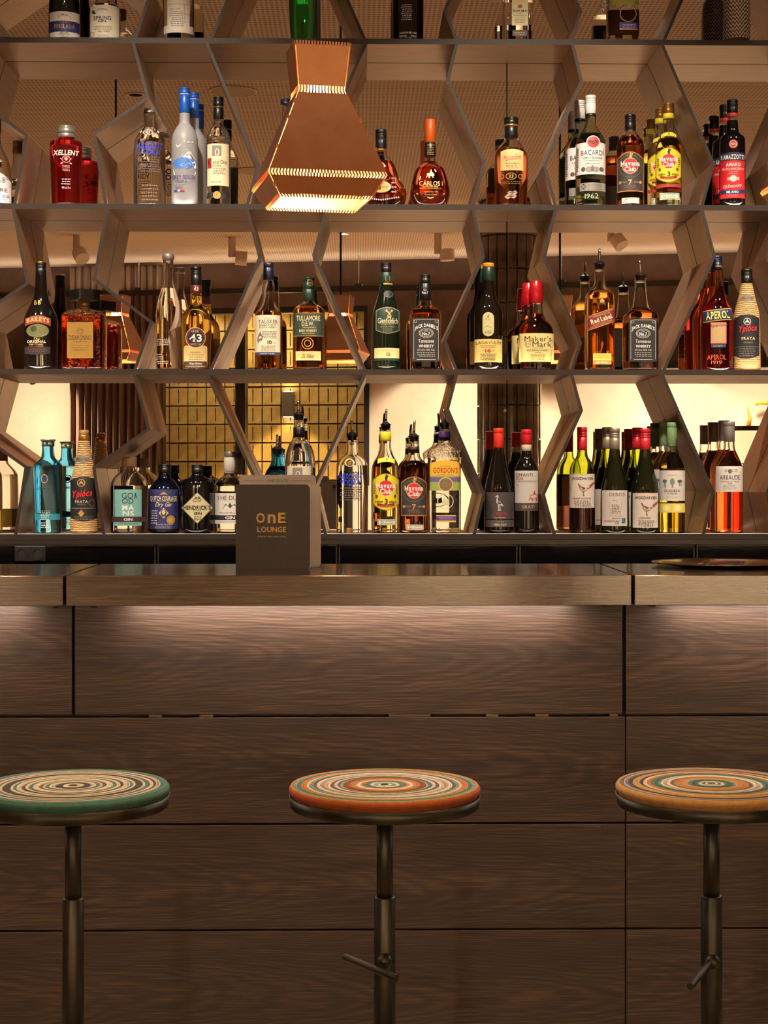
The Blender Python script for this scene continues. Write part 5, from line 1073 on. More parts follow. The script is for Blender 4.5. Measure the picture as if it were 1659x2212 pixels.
dqi = [('L', 'rect', 1069, 570, 1207, 734, (206, 198, 186)), ('T', 'VERDEJO 2016', 1138, 596, 6, 56, (90, 84, 80)), ('R', 'oval', 1086, 618, 1110, 638, (76, 100, 140)), ('R', 'rect', 1094, 638, 1097, 662, (70, 60, 56)), ('R', 'rect', 1102, 638, 1105, 662, (70, 60, 56)), ('R', 'oval', 1126, 612, 1152, 648, (110, 134, 100)), ('R', 'rect', 1136, 646, 1139, 666, (70, 60, 56)), ('R', 'rect', 1141, 646, 1144, 662, (70, 60, 56)), ('R', 'oval', 1166, 620, 1192, 634, (90, 84, 84)), ('R', 'rect', 1174, 634, 1177, 654, (70, 60, 56)), ('R', 'rect', 1184, 634, 1187, 654, (70, 60, 56)), ('T', 'DUQUESA', 1138, 680, 16, 82, (60, 50, 46)), ('T', 'de Valladolid', 1138, 694, 8, 52, (60, 50, 46)), ('N', (110, 100, 92), 1138, 712, 716, 2, 70), ('L', 'rect', 1069, 748, 1207, 798, (226, 206, 100)), ('R', 'rect', 1136, 748, 1138, 798, (190, 166, 60)), ('R', 'oval', 1088, 758, 1122, 790, (240, 226, 150)), ('R', 'oval', 1150, 758, 1184, 790, (240, 226, 150))]
bottle(9, 'D', 'wine_bottle', 'wine bottle', 'pale yellow white-wine bottle with sage green capsule, in front of its twin', 1138, DQP, G_CLEAR, L_WHITEWINE, 470, caps=[(308, 440, 28, C_SAGE, 'capsule'), (308, 336, 29, C_SAGE, 'capsule_rim')], items=dqi, Y=YF, group='sage capsule wine bottles')
bottle(9, 'D', 'wine_bottle', 'wine bottle', 'pale yellow white-wine bottle with sage green capsule, half hidden behind its twin', 1096, DQP, G_CLEAR, L_WHITEWINE, 470, caps=[(308, 440, 28, C_SAGE, 'capsule'), (308, 336, 29, C_SAGE, 'capsule_rim')], items=SHIFT(dqi, -42), Y=Y2, group='sage capsule wine bottles')
ARP = [(912, 66), (904, 76), (570, 77), (530, 66), (480, 42), (450, 30), (412, 29)]
ari = [('L', 'rect', 1377, 547, 1520, 685, (206, 200, 192)), ('P', (150, 120, 80), LEAFY, (1420, 572, 1.1)), ('P', (150, 120, 80), LEAFY, (1452, 572, 1.1)), ('R', 'oval', 1442, 562, 1462, 586, (90, 84, 90)), ('T', 'ARBAUDE', 1452, 607, 25, 106, (70, 64, 62)), ('T', 'CÔTES DE PROVENCE', 1452, 628, 8, 98, (130, 100, 90)), ('T', '2016', 1452, 640, 6, 26, (90, 80, 76)), ('N', (120, 110, 104), 1452, 650, 656, 2, 80), ('N', (130, 120, 112), 1452, 664, 670, 2, 80)]
bottle(9, 'D', 'wine_bottle', 'wine bottle', 'orange-pink rose wine bottle with silver capsule, in front of its twin', 1448, ARP, G_CLEAR, L_ROSE, 462, caps=[(303, 414, 30, C_GREY, 'capsule'), (303, 330, 31, C_GREY, 'capsule_rim')], items=ari, Y=YF, group='rose wine bottles')
bottle(9, 'D', 'wine_bottle', 'wine bottle', 'orange-pink rose wine bottle half hidden behind its twin', 1420, ARP, G_CLEAR, L_ROSE, 462, caps=[(303, 414, 30, C_GREY, 'capsule'), (303, 330, 31, C_GREY, 'capsule_rim')], items=[], Y=Y2, group='rose wine bottles')
# ------------------------------------------------------------------ far end of the room (behind the camera, seen in the mirror)
PLv, PRv = Vector((-2.66, 15.8)), Vector((2.52, 14.85))
Tv = (PRv - PLv).normalized(); Nv = Vector((Tv.y, -Tv.x))          # Nv points from the far wall into the room (virtual image)
def wall_st(px, py, off=0.0):
    """(s, z) on the far wall plane shifted by off into the room, from where the mirror image shows it"""
    dx = (px - CX) / F
    d = Vector((sin(YAW) + dx * cos(YAW), cos(YAW) - dx * sin(YAW)))
    p0 = PLv + Nv * off
    t = (p0.dot(Nv)) / d.dot(Nv)
    q = d * t
    return (q - p0).dot(Tv), CAMZ - t * (py - HY) / F
def wall_pt(s, z, off):
    q = PLv + Tv * s + Nv * off
    return Vector((q.x, 2 * Y_MIR - q.y, z))
W_ORG = wall_pt(0, 0, 0)
W_ANG = atan2(-Tv.y, Tv.x)          # real-space direction of the wall
def wall_box(m, px0, py0, px1, py1, o0, o1, mi=0):
    oc = max(o0, o1)
    s0, z1 = wall_st(px0, py0, oc); s1, z0 = wall_st(px1, py1, oc)
    wall_boxs(m, s0, s1, z0, z1, o0, o1, mi)
def wall_boxs(m, s0, s1, z0, z1, o0, o1, mi=0):
    lo = [wall_pt(s0, z0, o1), wall_pt(s1, z0, o1), wall_pt(s1, z0, o0), wall_pt(s0, z0, o0)]
    m.hexa(lo + [p + Vector((0, 0, z1 - z0)) for p in lo], mi)

sw0, zwt = wall_st(345, 668); sw1, zwb = wall_st(795, 1048)
wl = MB()
wall_boxs(wl, -3.0, sw0, 0, CEIL_Z, -0.12, 0); wall_boxs(wl, sw1, 8.6, 0, CEIL_Z, -0.12, 0)
wall_boxs(wl, sw0, sw1, zwt, CEIL_Z, -0.12, 0); wall_boxs(wl, sw0, sw1, 0, zwb, -0.12, 0)
struct(wl.build('wall_back', M_PLASTER, fix=True))
m = MB(); s0, zp1 = wall_st(300, 575); _, zp0 = wall_st(300, 627)
wall_boxs(m, -3.0, 8.6, zp0 + 0.0, CEIL_Z, 0.0, 0.05); struct(m.build('trim_1', M_BROWNWALL, fix=True))       # brown pelmet board under the ceiling
m = MB(); wall_boxs(m, sw0, sw1, zwt, zp0, 0.0, 0.03); wall_boxs(m, -3.0, sw0, 2.36, zp0, 0.0, 0.03); wall_boxs(m, sw1, 8.6, 2.36, zp0, 0, 0.03)
struct(m.build('trim_2', noisy('brown_upper_wall', (84, 62, 50), (104, 80, 66), scale=4, rough=0.8, bump=0.25), fix=True))
# unseen ledge added to keep the lamps' light off the upper wall
zl = wall_st(400, 806)[1]
m = MB(); wall_boxs(m, -3.0, sw0 - 0.02, 2.30, 2.36, 0.0, 0.22); wall_boxs(m, sw1 + 0.03, 8.6, 2.30, 2.36, 0.0, 0.22)
struct(m.build('added_ledge', M_FRAME, fix=True))
m = MB(); wall_boxs(m, sw0, sw1, 0.0, zwb - 0.01, 0.0, 0.04); struct(m.build('trim_4', M_FRAME, fix=True))
# window with dark posts, glass and the lit block wall outside
win = struct(empty('window_1', wall_pt((sw0 + sw1) / 2, zwb, 0)))
wi = Matrix.Translation(-win.location)
def wpart(mm, name, mt, fix=True):
    o = mm.build(name, mt, win, fix=fix); o.matrix_parent_inverse = wi; return o
for x0, x1 in ((341, 350), (508, 529), (786, 797)):
    m = MB(); s0 = wall_st(x0, 800, 0.02)[0]; s1 = wall_st(x1, 800, 0.02)[0]; wall_boxs(m, s0, s1, zwb, zwt, -0.10, 0.02); wpart(m, 'window_post', M_FRAME)
m = MB(); wall_boxs(m, sw0, sw1, zwt - 0.05, zwt, -0.10, 0.021); wpart(m, 'window_head', M_FRAME)
m = MB(); wall_boxs(m, sw0, sw1, zwb, zwb + 0.035, -0.10, 0.06); wpart(m, 'window_sill', M_FRAME)
sp0, sp1 = wall_st(508, 800, 0.02)[0], wall_st(529, 800, 0.02)[0]
for a, c in ((sw0 + 0.03, sp0), (sp1, sw1 - 0.03)):
    m = MB(); q = [wall_pt(a, zwb + 0.03, -0.05), wall_pt(c, zwb + 0.03, -0.05), wall_pt(c, zwt - 0.04, -0.05), wall_pt(a, zwt - 0.04, -0.05)]
    m.add(q, [(0, 1, 2, 3)]); wpart(m, 'pane', M_PANE, fix=False)
OB = -0.55
blk = struct(empty('wall_outside', wall_pt((sw0 + sw1) / 2, 0, OB)))
bi2 = Matrix.Translation(-blk.location)
bs0, bz1 = wall_st(326, 658, OB); bs1, bz0 = wall_st(812, 1078, OB)
m = MB(); wall_boxs(m, bs0 - 0.4, bs1 + 0.4, 0.6, CEIL_Z, OB - 0.16, OB - 0.10); o = m.build('backing', plain('mortar', (120, 92, 46), 0.9), blk, fix=True); o.matrix_parent_inverse = bi2
m = MB()
wall_boxs(m, bs0 - 0.05, bs0, 0.6, CEIL_Z, OB - 0.1, -0.12); wall_boxs(m, bs1, bs1 + 0.05, 0.6, CEIL_Z, OB - 0.1, -0.12); wall_boxs(m, bs0 - 0.05, bs1 + 0.05, CEIL_Z - 0.15, CEIL_Z, OB - 0.1, -0.12); wall_boxs(m, bs0 - 0.05, bs1 + 0.05, 0.55, 0.6, OB - 0.1, -0.12)
o = m.build('reveal', M_FRAME, blk, fix=True); o.matrix_parent_inverse = bi2
cw = (bs1 - bs0) / 12; ch = (bz1 - bz0) / 10.5; g = 0.006
bm_ = MB()
def lb(x0, x1, z0, z1): bm_.box(x0, x1, -0.10, 0, z0, z1)
lb(g, cw * 0.47, g, ch - g); lb(cw * 0.53, cw - g, g, ch - g); bm_.box(cw * 0.47, cw * 0.53, -0.10, -0.004, g, ch * 0.16); bm_.box(cw * 0.47, cw * 0.53, -0.10, -0.004, ch * 0.86, ch - g)
first = None
rnd = random.Random(4)
for r in range(11):
    for c in range(12):
        p = wall_pt(bs0 + c * cw, bz0 + r * ch, OB + rnd.uniform(-0.004, 0.004))
        if first is None: o = first = bm_.build('block', M_BLOCK, blk)
        else: o = first.copy(); COL.objects.link(o); o.parent = blk
        # block depth runs away from the room
        o.matrix_parent_inverse = bi2
        o.location = p
        o.rotation_euler = (0, 0, W_ANG)
# up-and-down light on the block wall
ss, zs0 = wall_st(621, 900, OB + 0.09); _, zs1 = wall_st(621, 846, OB + 0.09)
sco = tag(empty('outdoor_wall_light', wall_pt(ss, zs0, OB + 0.05)), 'grey box wall light on the yellow block wall outside', 'wall light')
sci = Matrix.Translation(-sco.location)
m = MB(); wall_boxs(m, ss - 0.05, ss + 0.05, zs0, zs1, OB + 0.005, OB + 0.10); o = m.build('housing', plain('lamp_grey', (98, 90, 82), 0.5), sco, fix=True); o.matrix_parent_inverse = sci
for zz, dz in ((zs0, -1), (zs1, 1)):
    m = MB(); wall_boxs(m, ss - 0.04, ss + 0.04, min(zz, zz + dz * 0.004), max(zz, zz + dz * 0.004), OB + 0.02, OB + 0.09); o = m.build('lens', M_LAMPFACE, sco, fix=True); o.matrix_parent_inverse = sci
    p = wall_pt(ss, zz + dz * 0.03, OB + 0.055)
    lt = light('outdoor_glow', 'SPOT', p, SCONCE_W * (1.6 if dz < 0 else 0.7), (1, 0.72, 0.30), radius=0.03, target=p + Vector((0, 0, dz)), spot=120, blend=0.5)
for q in (0.22, 0.5, 0.78):          # unseen spots added outside to brighten the blocks from above
    p = wall_pt(bs0 + (bs1 - bs0) * q, CEIL_Z - 0.17, -0.25)
    light('added_block_glow', 'SPOT', p, 52.0, (1, 0.80, 0.46), radius=0.04, target=wall_pt(bs0 + (bs1 - bs0) * q, 1.6, OB), spot=100, blend=0.8)
# curtain
crt = MB(); s0, zt = wall_st(146, 574, 0.3); s1, _ = wall_st(347, 574, 0.3); zb_ = 0.35; n = 120
vs = []
for i in range(n + 1):
    s = s0 + (s1 - s0) * i / n; a = 2 * pi * i / n * 13
    for j, z in enumerate((zb_, 1.2, 2.2, 2.95, zt - 0.03, zt)):
        amp = (0.035, 0.035, 0.034, 0.028, 0.016, 0.022)[j]
        vs.append(wall_pt(s, z, 0.22 + amp * sin(a + 0.5 * sin(a * 0.31)) + 0.012 * sin(a * 2.3 + j * 0.2)))
fs = [(i * 6 + j, (i + 1) * 6 + j, (i + 1) * 6 + j + 1, i * 6 + j + 1) for i in range(n) for j in range(5)]
crt.add(vs, fs); o = crt.build('curtain', M_CURTAIN, smooth=True); tag(o, 'brown gathered curtain hanging by the window of the yellow block wall', 'curtain')
o.modifiers.new('thickness', 'SOLIDIFY').thickness = 0.006
# suspended dark rail
rail = tag(empty('suspended_rail', wall_pt(3, 2.9, 0.38)), 'long dark rail hung on thin wires before the far wall', 'rail')
ri = Matrix.Translation(-rail.location)
zr1 = wall_st(700, 622, 0.38)[1]; zr0 = wall_st(700, 631, 0.38)[1]
m = MB(); wall_boxs(m, -2.0, 8.4, zr0, zr1, 0.35, 0.41); wall_boxs(m, -2.0, 8.4, zr1, zr1 + 0.008, 0.35, 0.353); wall_boxs(m, -2.0, 8.4, zr1, zr1 + 0.008, 0.407, 0.41); o = m.build('bar', M_FRAME, rail, fix=True); o.matrix_parent_inverse = ri
m = MB(); wall_boxs(m, -2.0, 8.4, zr1 - 0.001, zr1 + 0.0005, 0.36, 0.40); o = m.build('added_uplight', plain('added_uplight_emitter', (255, 240, 220), emit=CREAM, estr=RAIL_UP), rail, fix=True); o.matrix_parent_inverse = ri  # glowing strip added on the rail to lighten the ceiling
for x in (300, 775, 1213, 1600):
    s = wall_st(x, 600, 0.38)[0]
    m = MB(); m.tube([wall_pt(s, zr1, 0.38), wall_pt(s, CEIL_Z, 0.38)], 0.005, 8); o = m.build('wire', M_CHROME, rail); o.matrix_parent_inverse = ri
    m = MB(); wall_boxs(m, s - 0.03, s + 0.03, zr1, zr1 + 0.03, 0.35, 0.41); o = m.build('clamp', M_FRAME, rail, fix=True); o.matrix_parent_inverse = ri
# wall washers hung below the ledge, turned to the wall
lamps = ((70, 1.0, 'beside the curtain'), (985, 1.0, 'beside the tiled column'), (1385, 1.15, 'over the bare plaster wall'), (1625, 1.15, 'over the gilded branch'), (-330, 1.0, 'at the dark end of the plaster wall'))
for x, k, where in lamps:
    off = 0.42; s = wall_st(x, 816, off)[0]; z = 2.245
    root = tag(empty('wall_washer', wall_pt(s, 2.30, 0.2)), 'small black wall washer below the ledge ' + where, 'spotlight')
    li = Matrix.Translation(-root.location)
    m = MB(); m.tube([wall_pt(s, 2.299, 0.18), wall_pt(s, 2.285, 0.22), wall_pt(s, 2.27, off)], 0.008, 10); o = m.build('arm', M_FRAME, root); o.matrix_parent_inverse = li
    p = wall_pt(s, z, off); aim = wall_pt(s, 1.82, 0.0); d = (aim - p).normalized()
    m = MB(); m.lathe([(-0.03, 0.030), (-0.03, 0.036), (0.03, 0.036)], 24); h = m.build('head', M_FRAME, root); h.matrix_parent_inverse = li; h.location = p; h.rotation_euler = d.to_track_quat('-Z', 'Y').to_euler()
    m = MB(); m.lathe([(-0.028, 0.01), (-0.027, 0.029)], 20); m.build('lens', M_LAMPFACE, h)
    light('wall_washer_light', 'SPOT', p + d * 0.035, WALL_LAMP_W * k, CREAM, radius=0.05, target=aim, spot=140, blend=0.9)
# gilded branch and lantern on the far wall
br = tag(empty('gilded_branch', wall_pt(*wall_st(1640, 890, 0.1), 0.02)), 'gilded twig ornament fixed to the bright plaster wall', 'ornament')
bri = Matrix.Translation(-br.location)
def wp(px, py, off=0.12): return wall_pt(*wall_st(px, py, off), off)
m = MB(); m.tube([wp(1617, 921), wp(1620, 905), wp(1617, 892), wp(1616, 878)], 0.022, 10, r1=0.006); o = m.build('twig', M_GOLD, br, smooth=True); o.matrix_parent_inverse = bri
m = MB(); m.tube([wp(1631, 874), wp(1642, 870), wp(1655, 871), wp(1668, 866)], 0.012, 10, r1=0.02); o = m.build('twig', M_GOLD, br, smooth=True); o.matrix_parent_inverse = bri
lan = tag(empty('glass_lantern', wp(1613, 1000, 0.5)), 'round glass lantern with a dark rim by the far wall', 'lantern')
lp = lan.location
zrim = wall_st(1613, 922, 0.5)[1]
m = MB(); m.lathe([(0, 0.05), (0.02, 0.12), (zrim - lp.z - 0.04, 0.145), (zrim - lp.z, 0.148)], 28); m.build('glass_body', plain('lantern_glow', (230, 206, 150), emit=(1, 0.8, 0.45), estr=0.9), lan, smooth=True)
m = MB(); m.lathe([(zrim - lp.z - 0.035, 0.150), (zrim - lp.z - 0.035, 0.160), (zrim - lp.z + 0.005, 0.160), (zrim - lp.z + 0.005, 0.150)], 28); m.build('rim', M_FRAME, lan)
m = MB(); m.lathe([(-lp.z, 0.11), (-lp.z + 0.02, 0.11), (-lp.z + 0.03, 0.02), (-0.02, 0.02), (0.0, 0.05)], 24); m.build('stand', M_FRAME, lan)

# tiled round column
cxv = at(1100, 700, 12.0)
colr = 0.222
column = struct(empty('column_1', (cxv.x, 2 * Y_MIR - 12.0, 0)))
m = MB(); m.lathe([(0, colr - 0.012), (CEIL_Z, colr - 0.012)], 40); m.build('core', M_BLACK, column)
nt_, th_ = 20, 0.235
tm = MB(); dA = 2 * pi / nt_; e = 0.02
vs = []
for z in (0.004, th_ - 0.004):
    for rr in (colr - 0.014, colr):
        for a in (-dA / 2 + e, -dA / 6, dA / 6, dA / 2 - e): vs.append(((rr + (0.003 if rr == colr and abs(a) < dA / 4 else 0)) * sin(a), rr * cos(a) + (0.003 if rr == colr and abs(a) < dA / 4 else 0), z))
fs = [(4, 5, 13, 12), (5, 6, 14, 13), (6, 7, 15, 14), (0, 4, 12, 8), (7, 3, 11, 15)] + [(8 + k, 12 + k, 13 + k, 9 + k) for k in range(3)] + [(k, k + 1, k + 5, k + 4) for k in range(3)]
tm.add(vs, fs)
t0 = None
rnd = random.Random(9)
for r in range(13):
    for k in range(nt_):
        if 0.80 + r * th_ > CEIL_Z - 0.1 and False: continue
        if t0 is None: o = t0 = tm.build('tile', M_TILE, column, fix=True)
        else: o = t0.copy(); COL.objects.link(o); o.parent = column
        o.rotation_euler = (rnd.uniform(-0.012, 0.012), rnd.uniform(-0.01, 0.01), k * dA + rnd.uniform(-0.008, 0.008)); o.location = (0, 0, 0.22 + r * th_)

# ------------------------------------------------------------------ ceiling fittings seen in the mirror
def ceil_pt(px, py):
    dx = (px - CX) / F; t = (CEIL_Z - CAMZ) / (-(py - HY) / F)
    X_ = t * (sin(YAW) + dx * cos(YAW)); Yv = t * (cos(YAW) - dx * sin(YAW))
    return Vector((X_, 2 * Y_MIR - Yv, CEIL_Z))
for x, y, r, lab in ((503, 196, 0.122, 'flat round ceiling speaker in the perforated ceiling over the bar'), (548, 368, 0.125, 'flat round ceiling speaker in the middle of the perforated ceiling')):
    p = ceil_pt(x, y); sp = tag(empty('ceiling_speaker', p), lab, 'speaker')
    m = MB(); m.lathe([(-0.008, r - 0.006), (-0.006, r), (-0.0005, r)], 40); m.build('rim', M_WHITEMETAL, sp)
    m = MB(); m.lathe([(-0.0105, r * 0.6), (-0.0085, r * 0.93)], 40); m.build('grille', noisy('speaker_grille', (170, 140, 112), (190, 158, 128), 200), sp)
for x, y, lit, lab in ((293, 204, 0, 'small recessed ceiling downlight, switched off'), (743, 505, 1, 'small recessed ceiling downlight, lit, near the far wall')):
    p = ceil_pt(x, y); dl = tag(empty('recessed_downlight', p), lab, 'downlight')
    m = MB(); m.lathe([(-0.004, 0.034), (-0.006, 0.04), (-0.005, 0.055), (-0.0005, 0.058)], 32, close=False); m.build('bezel', M_WHITEMETAL, dl)
    m = MB(); m.lathe([(-0.002, 0.02), (-0.0025, 0.036)], 24); m.build('lens', M_LAMPFACE if lit else plain('dark_lens', (40, 32, 26), 0.15), dl)
    if lit: light('downlight_light', 'SPOT', p - Vector((0, 0, 0.03)), ROOM_SPOT_W, CREAM, radius=0.04, target=p - Vector((0, 0, 2)), spot=100, blend=0.7)
def track_spot(p, aim, lit, lab, drop=0.16):
    sp = tag(empty('ceiling_spotlight', p), lab, 'spotlight')
    m = MB(); m.lathe([(-drop, 0.030), (-0.002, 0.030)], 20, c=(0, 0, 0)); m.build('stem', M_WHITEMETAL, sp)
    d = (Vector(aim) - (p - Vector((0, 0, drop)))).normalized()
    c = Vector((0, 0, -drop - 0.01)) + Vector((d.x, d.y, 0)).normalized() * 0.075 if (abs(d.x) + abs(d.y)) > 0.05 else Vector((0.05, 0, -drop - 0.01))
    m = MB(); m.lathe([(-0.045, 0.050), (-0.045, 0.058), (0.045, 0.058)], 28)
    h = m.build('head', M_WHITEMETAL, sp); h.location = c; h.rotation_euler = d.to_track_quat('-Z', 'Y').to_euler()
    m = MB(); m.lathe([(-0.041, 0.02), (-0.040, 0.050)], 24); m.build('lens', M_LAMPFACE if lit else plain('dark_lens', (40, 32, 26), 0.15), h)
    if lit: light('spot_light', 'SPOT', p + c + d * 0.06, ROOM_SPOT_W, CREAM, radius=0.045, target=aim, spot=75, blend=0.6)
    return sp
p = ceil_pt(166, 508); track_spot(p, (p.x + 0.9, p.y + 1.4, 1.5), 1, 'white ceiling spotlight tilted towards the bar, over the curtain')
p = ceil_pt(501, 512); track_spot(p, (p.x + 3.0, p.y - 0.1, 2.9), 0, 'white ceiling spotlight turned sideways, switched off')
p = ceil_pt(946, 505); track_spot(p, (p.x + 0.12, p.y + 0.03, 0.2), 1, 'white ceiling spotlight pointing straight down')
p = ceil_pt(1320, 497); track_spot(p, (p.x + 1.2, p.y + 1.2, 1.2), 1, 'white ceiling spotlight tilted towards the plaster wall side', 0.09)
# unseen spotlights added over the bar aisle to light the shelves
for i, (x, tx) in enumerate(((-1.7, -1.5), (-0.6, -0.5), (0.5, 0.45), (1.6, 1.5))):
    p = Vector((x, 3.42, CEIL_Z))
    sp = tag(empty('ceiling_spotlight', p), 'added unseen ceiling spotlight aimed at the bottle shelves, ' + ('first', 'second', 'third', 'fourth')[i] + ' along the bar', 'spotlight', 'added spotlights over the bar')
    m = MB(); m.lathe([(-0.10, 0.03), (-0.002, 0.03)], 20); m.build('stem', M_WHITEMETAL, sp)
    m = MB(); m.lathe([(-0.045, 0.052), (-0.045, 0.058), (0.045, 0.058)], 28); h = m.build('head', M_WHITEMETAL, sp)
    d = (Vector((tx, 4.6, 1.75)) - p).normalized(); h.location = Vector((0, 0, -0.12)) + d * 0.03; h.rotation_euler = d.to_track_quat('-Z', 'Y').to_euler()
    m = MB(); m.lathe([(-0.041, 0.02), (-0.040, 0.050)], 24); m.build('lens', M_LAMPFACE, h)
    light('added_bar_spot', 'SPOT', p + Vector((0, 0, -0.12)) + d * 0.09, ADDED_SPOT_W, (1, 0.85, 0.69), radius=0.05, target=(tx, 4.6, 1.75), spot=64, blend=1.0)

for i, x in enumerate((-0.85, 0.02, 0.9)):  # out-of-view downlights added to light the menu, stools and counter
    p = Vector((x, 2.76, CEIL_Z)); dl = tag(empty('recessed_downlight', p), 'added unseen ceiling downlight over the bar, ' + ('on the curtain side', 'above the middle stool', 'on the tiled column side')[i], 'downlight', 'added downlights over the bar top')
    m = MB(); m.lathe([(-0.004, 0.034), (-0.006, 0.04), (-0.005, 0.055), (-0.0005, 0.058)], 32, close=False); m.build('bezel', M_WHITEMETAL, dl)
    m = MB(); m.lathe([(-0.002, 0.02), (-0.0025, 0.036)], 24); m.build('lens', M_LAMPFACE, dl)
    light('downlight_light', 'SPOT', p - Vector((0, 0, 0.02)), ADDED_DOWN_W, (1, 0.85, 0.69), radius=0.04, target=(x, 3.70, 1.0), spot=58, blend=1.0)

# ------------------------------------------------------------------ copper pendants
LVL = [(0.719, 0.0475), (0.641, 0.040), (0.493, 0.0995), (0.456, 0.0755)]      # height above the camera, half width
def pendant(x, y, rz, lab):
    z0 = CAMZ + LVL[-1][0]
    root = tag(empty('pendant_lamp', (x, y, z0), rz), lab, 'pendant lamp', 'copper pendants over the bar')
    lv = [(CAMZ + a - z0, w) for a, w in LVL]
    th = 0.0016
    for side in range(4):
        R_ = Matrix.Rotation(side * pi / 2, 4, 'Z')
        for i in range(3):
            (za, wa), (zb2, wb) = lv[i], lv[i + 1]
            ln = sqrt((za - zb2) ** 2 + (wa - wb) ** 2)
            cut = 0.0062 / ln
            def P_(t, u, o_=0.0):
                w = wa + (wb - wa) * t; ww = w - 0.0022
                n_ = Vector((0, -(za - zb2), (wb - wa) * 1.0)); n_.normalize()
                return R_ @ (Vector((u * ww, -w, za + (zb2 - za) * t)) - n_ * (-o_))
            t0_, t1_ = (cut if i > 0 else cut), 1 - cut
            m = MB()
            q = [P_(t1_, -1), P_(t1_, 1), P_(t1_, 1, -th), P_(t1_, -1, -th), P_(t0_, -1), P_(t0_, 1), P_(t0_, 1, -th), P_(t0_, -1, -th)]
            m.hexa(q); m.build('copper_panel', M_COPPER, root, fix=True)
            if i < 3:
                # slotted folds: slim tongues of copper with light between them
                for (tt0, tt1) in ((0.0, t0_), (t1_, 1.0)):
                    w = wa + (wb - wa) * tt0; cnt = max(8, int(2 * w / 0.0052)); m = MB()
                    for k in range(cnt):
                        u0 = -1 + 2 * (k + 0.18) / cnt; u1 = -1 + 2 * (k + 0.72) / cnt
                        m.hexa([P_(tt1, u0), P_(tt1, u1), P_(tt1, u1, -th), P_(tt1, u0, -th), P_(tt0, u0), P_(tt0, u1), P_(tt0, u1, -th), P_(tt0, u0, -th)])
                    m.build('slotted_fold', M_COPPER, root, fix=True)
        # corner clips that hold two sheets together
        for t, i in ((0.35, 1), (0.7, 1), (0.5, 2)):
            (za, wa), (zb2, wb) = lv[i], lv[i + 1]; w = wa + (wb - wa) * t; z = za + (zb2 - za) * t
            m = MB(); m.box(-w - 0.0015, -w + 0.004, -w - 0.0015, -w + 0.004, z - 0.003, z + 0.003, M=R_); m.build('clip', M_COPPER, root)
    m = MB(); w = lv[0][1]; m.box(-w + 0.003, w - 0.003, -w + 0.003, w - 0.003, lv[0][0] - 0.008, lv[0][0] - 0.006); m.build('top_plate', M_COPPER, root)
    m = MB(); m.tube([(0, 0, lv[0][0] - 0.006), (0, 0, CEIL_Z - z0)], 0.0042, 10); m.build('cord', M_BLACK, root)
    m = MB(); m.lathe([(CEIL_Z - z0 - 0.025, 0.045), (CEIL_Z - z0, 0.05)], 24); m.build('ceiling_rose', M_BLACK, root)
    m = MB(); m.lathe([(lv[0][0] - 0.05, 0.014), (lv[0][0] - 0.02, 0.014), (lv[0][0] - 0.008, 0.01)], 16); m.build('socket', M_BLACK, root)
    zc_ = lv[1][0] - 0.018
    m = MB(); m.lathe([(-0.03, 0.006), (-0.026, 0.018), (-0.008, 0.028), (0.012, 0.024), (0.04, 0.012), (0.045, 0.01)], 20, c=(0, 0, zc_)); m.build('bulb', M_BULB, root, smooth=True)
    light('pendant_light', 'POINT', (x, y, z0 + zc_ - 0.075), PENDANT_W, (1, 0.70, 0.30), radius=0.03)
    return root
lx0 = at(687, 300, 2.865).x
pendant(lx0, 2.865, radians(11), 'folded copper sheet pendant lamp hanging over the middle of the bar')
pendant(-0.95, 2.865, radians(14), 'folded copper sheet pendant lamp reflected beside the brown curtain')
pendant(0.80, 2.865, radians(2), 'folded copper sheet pendant lamp over the bar by the tiled column reflection')

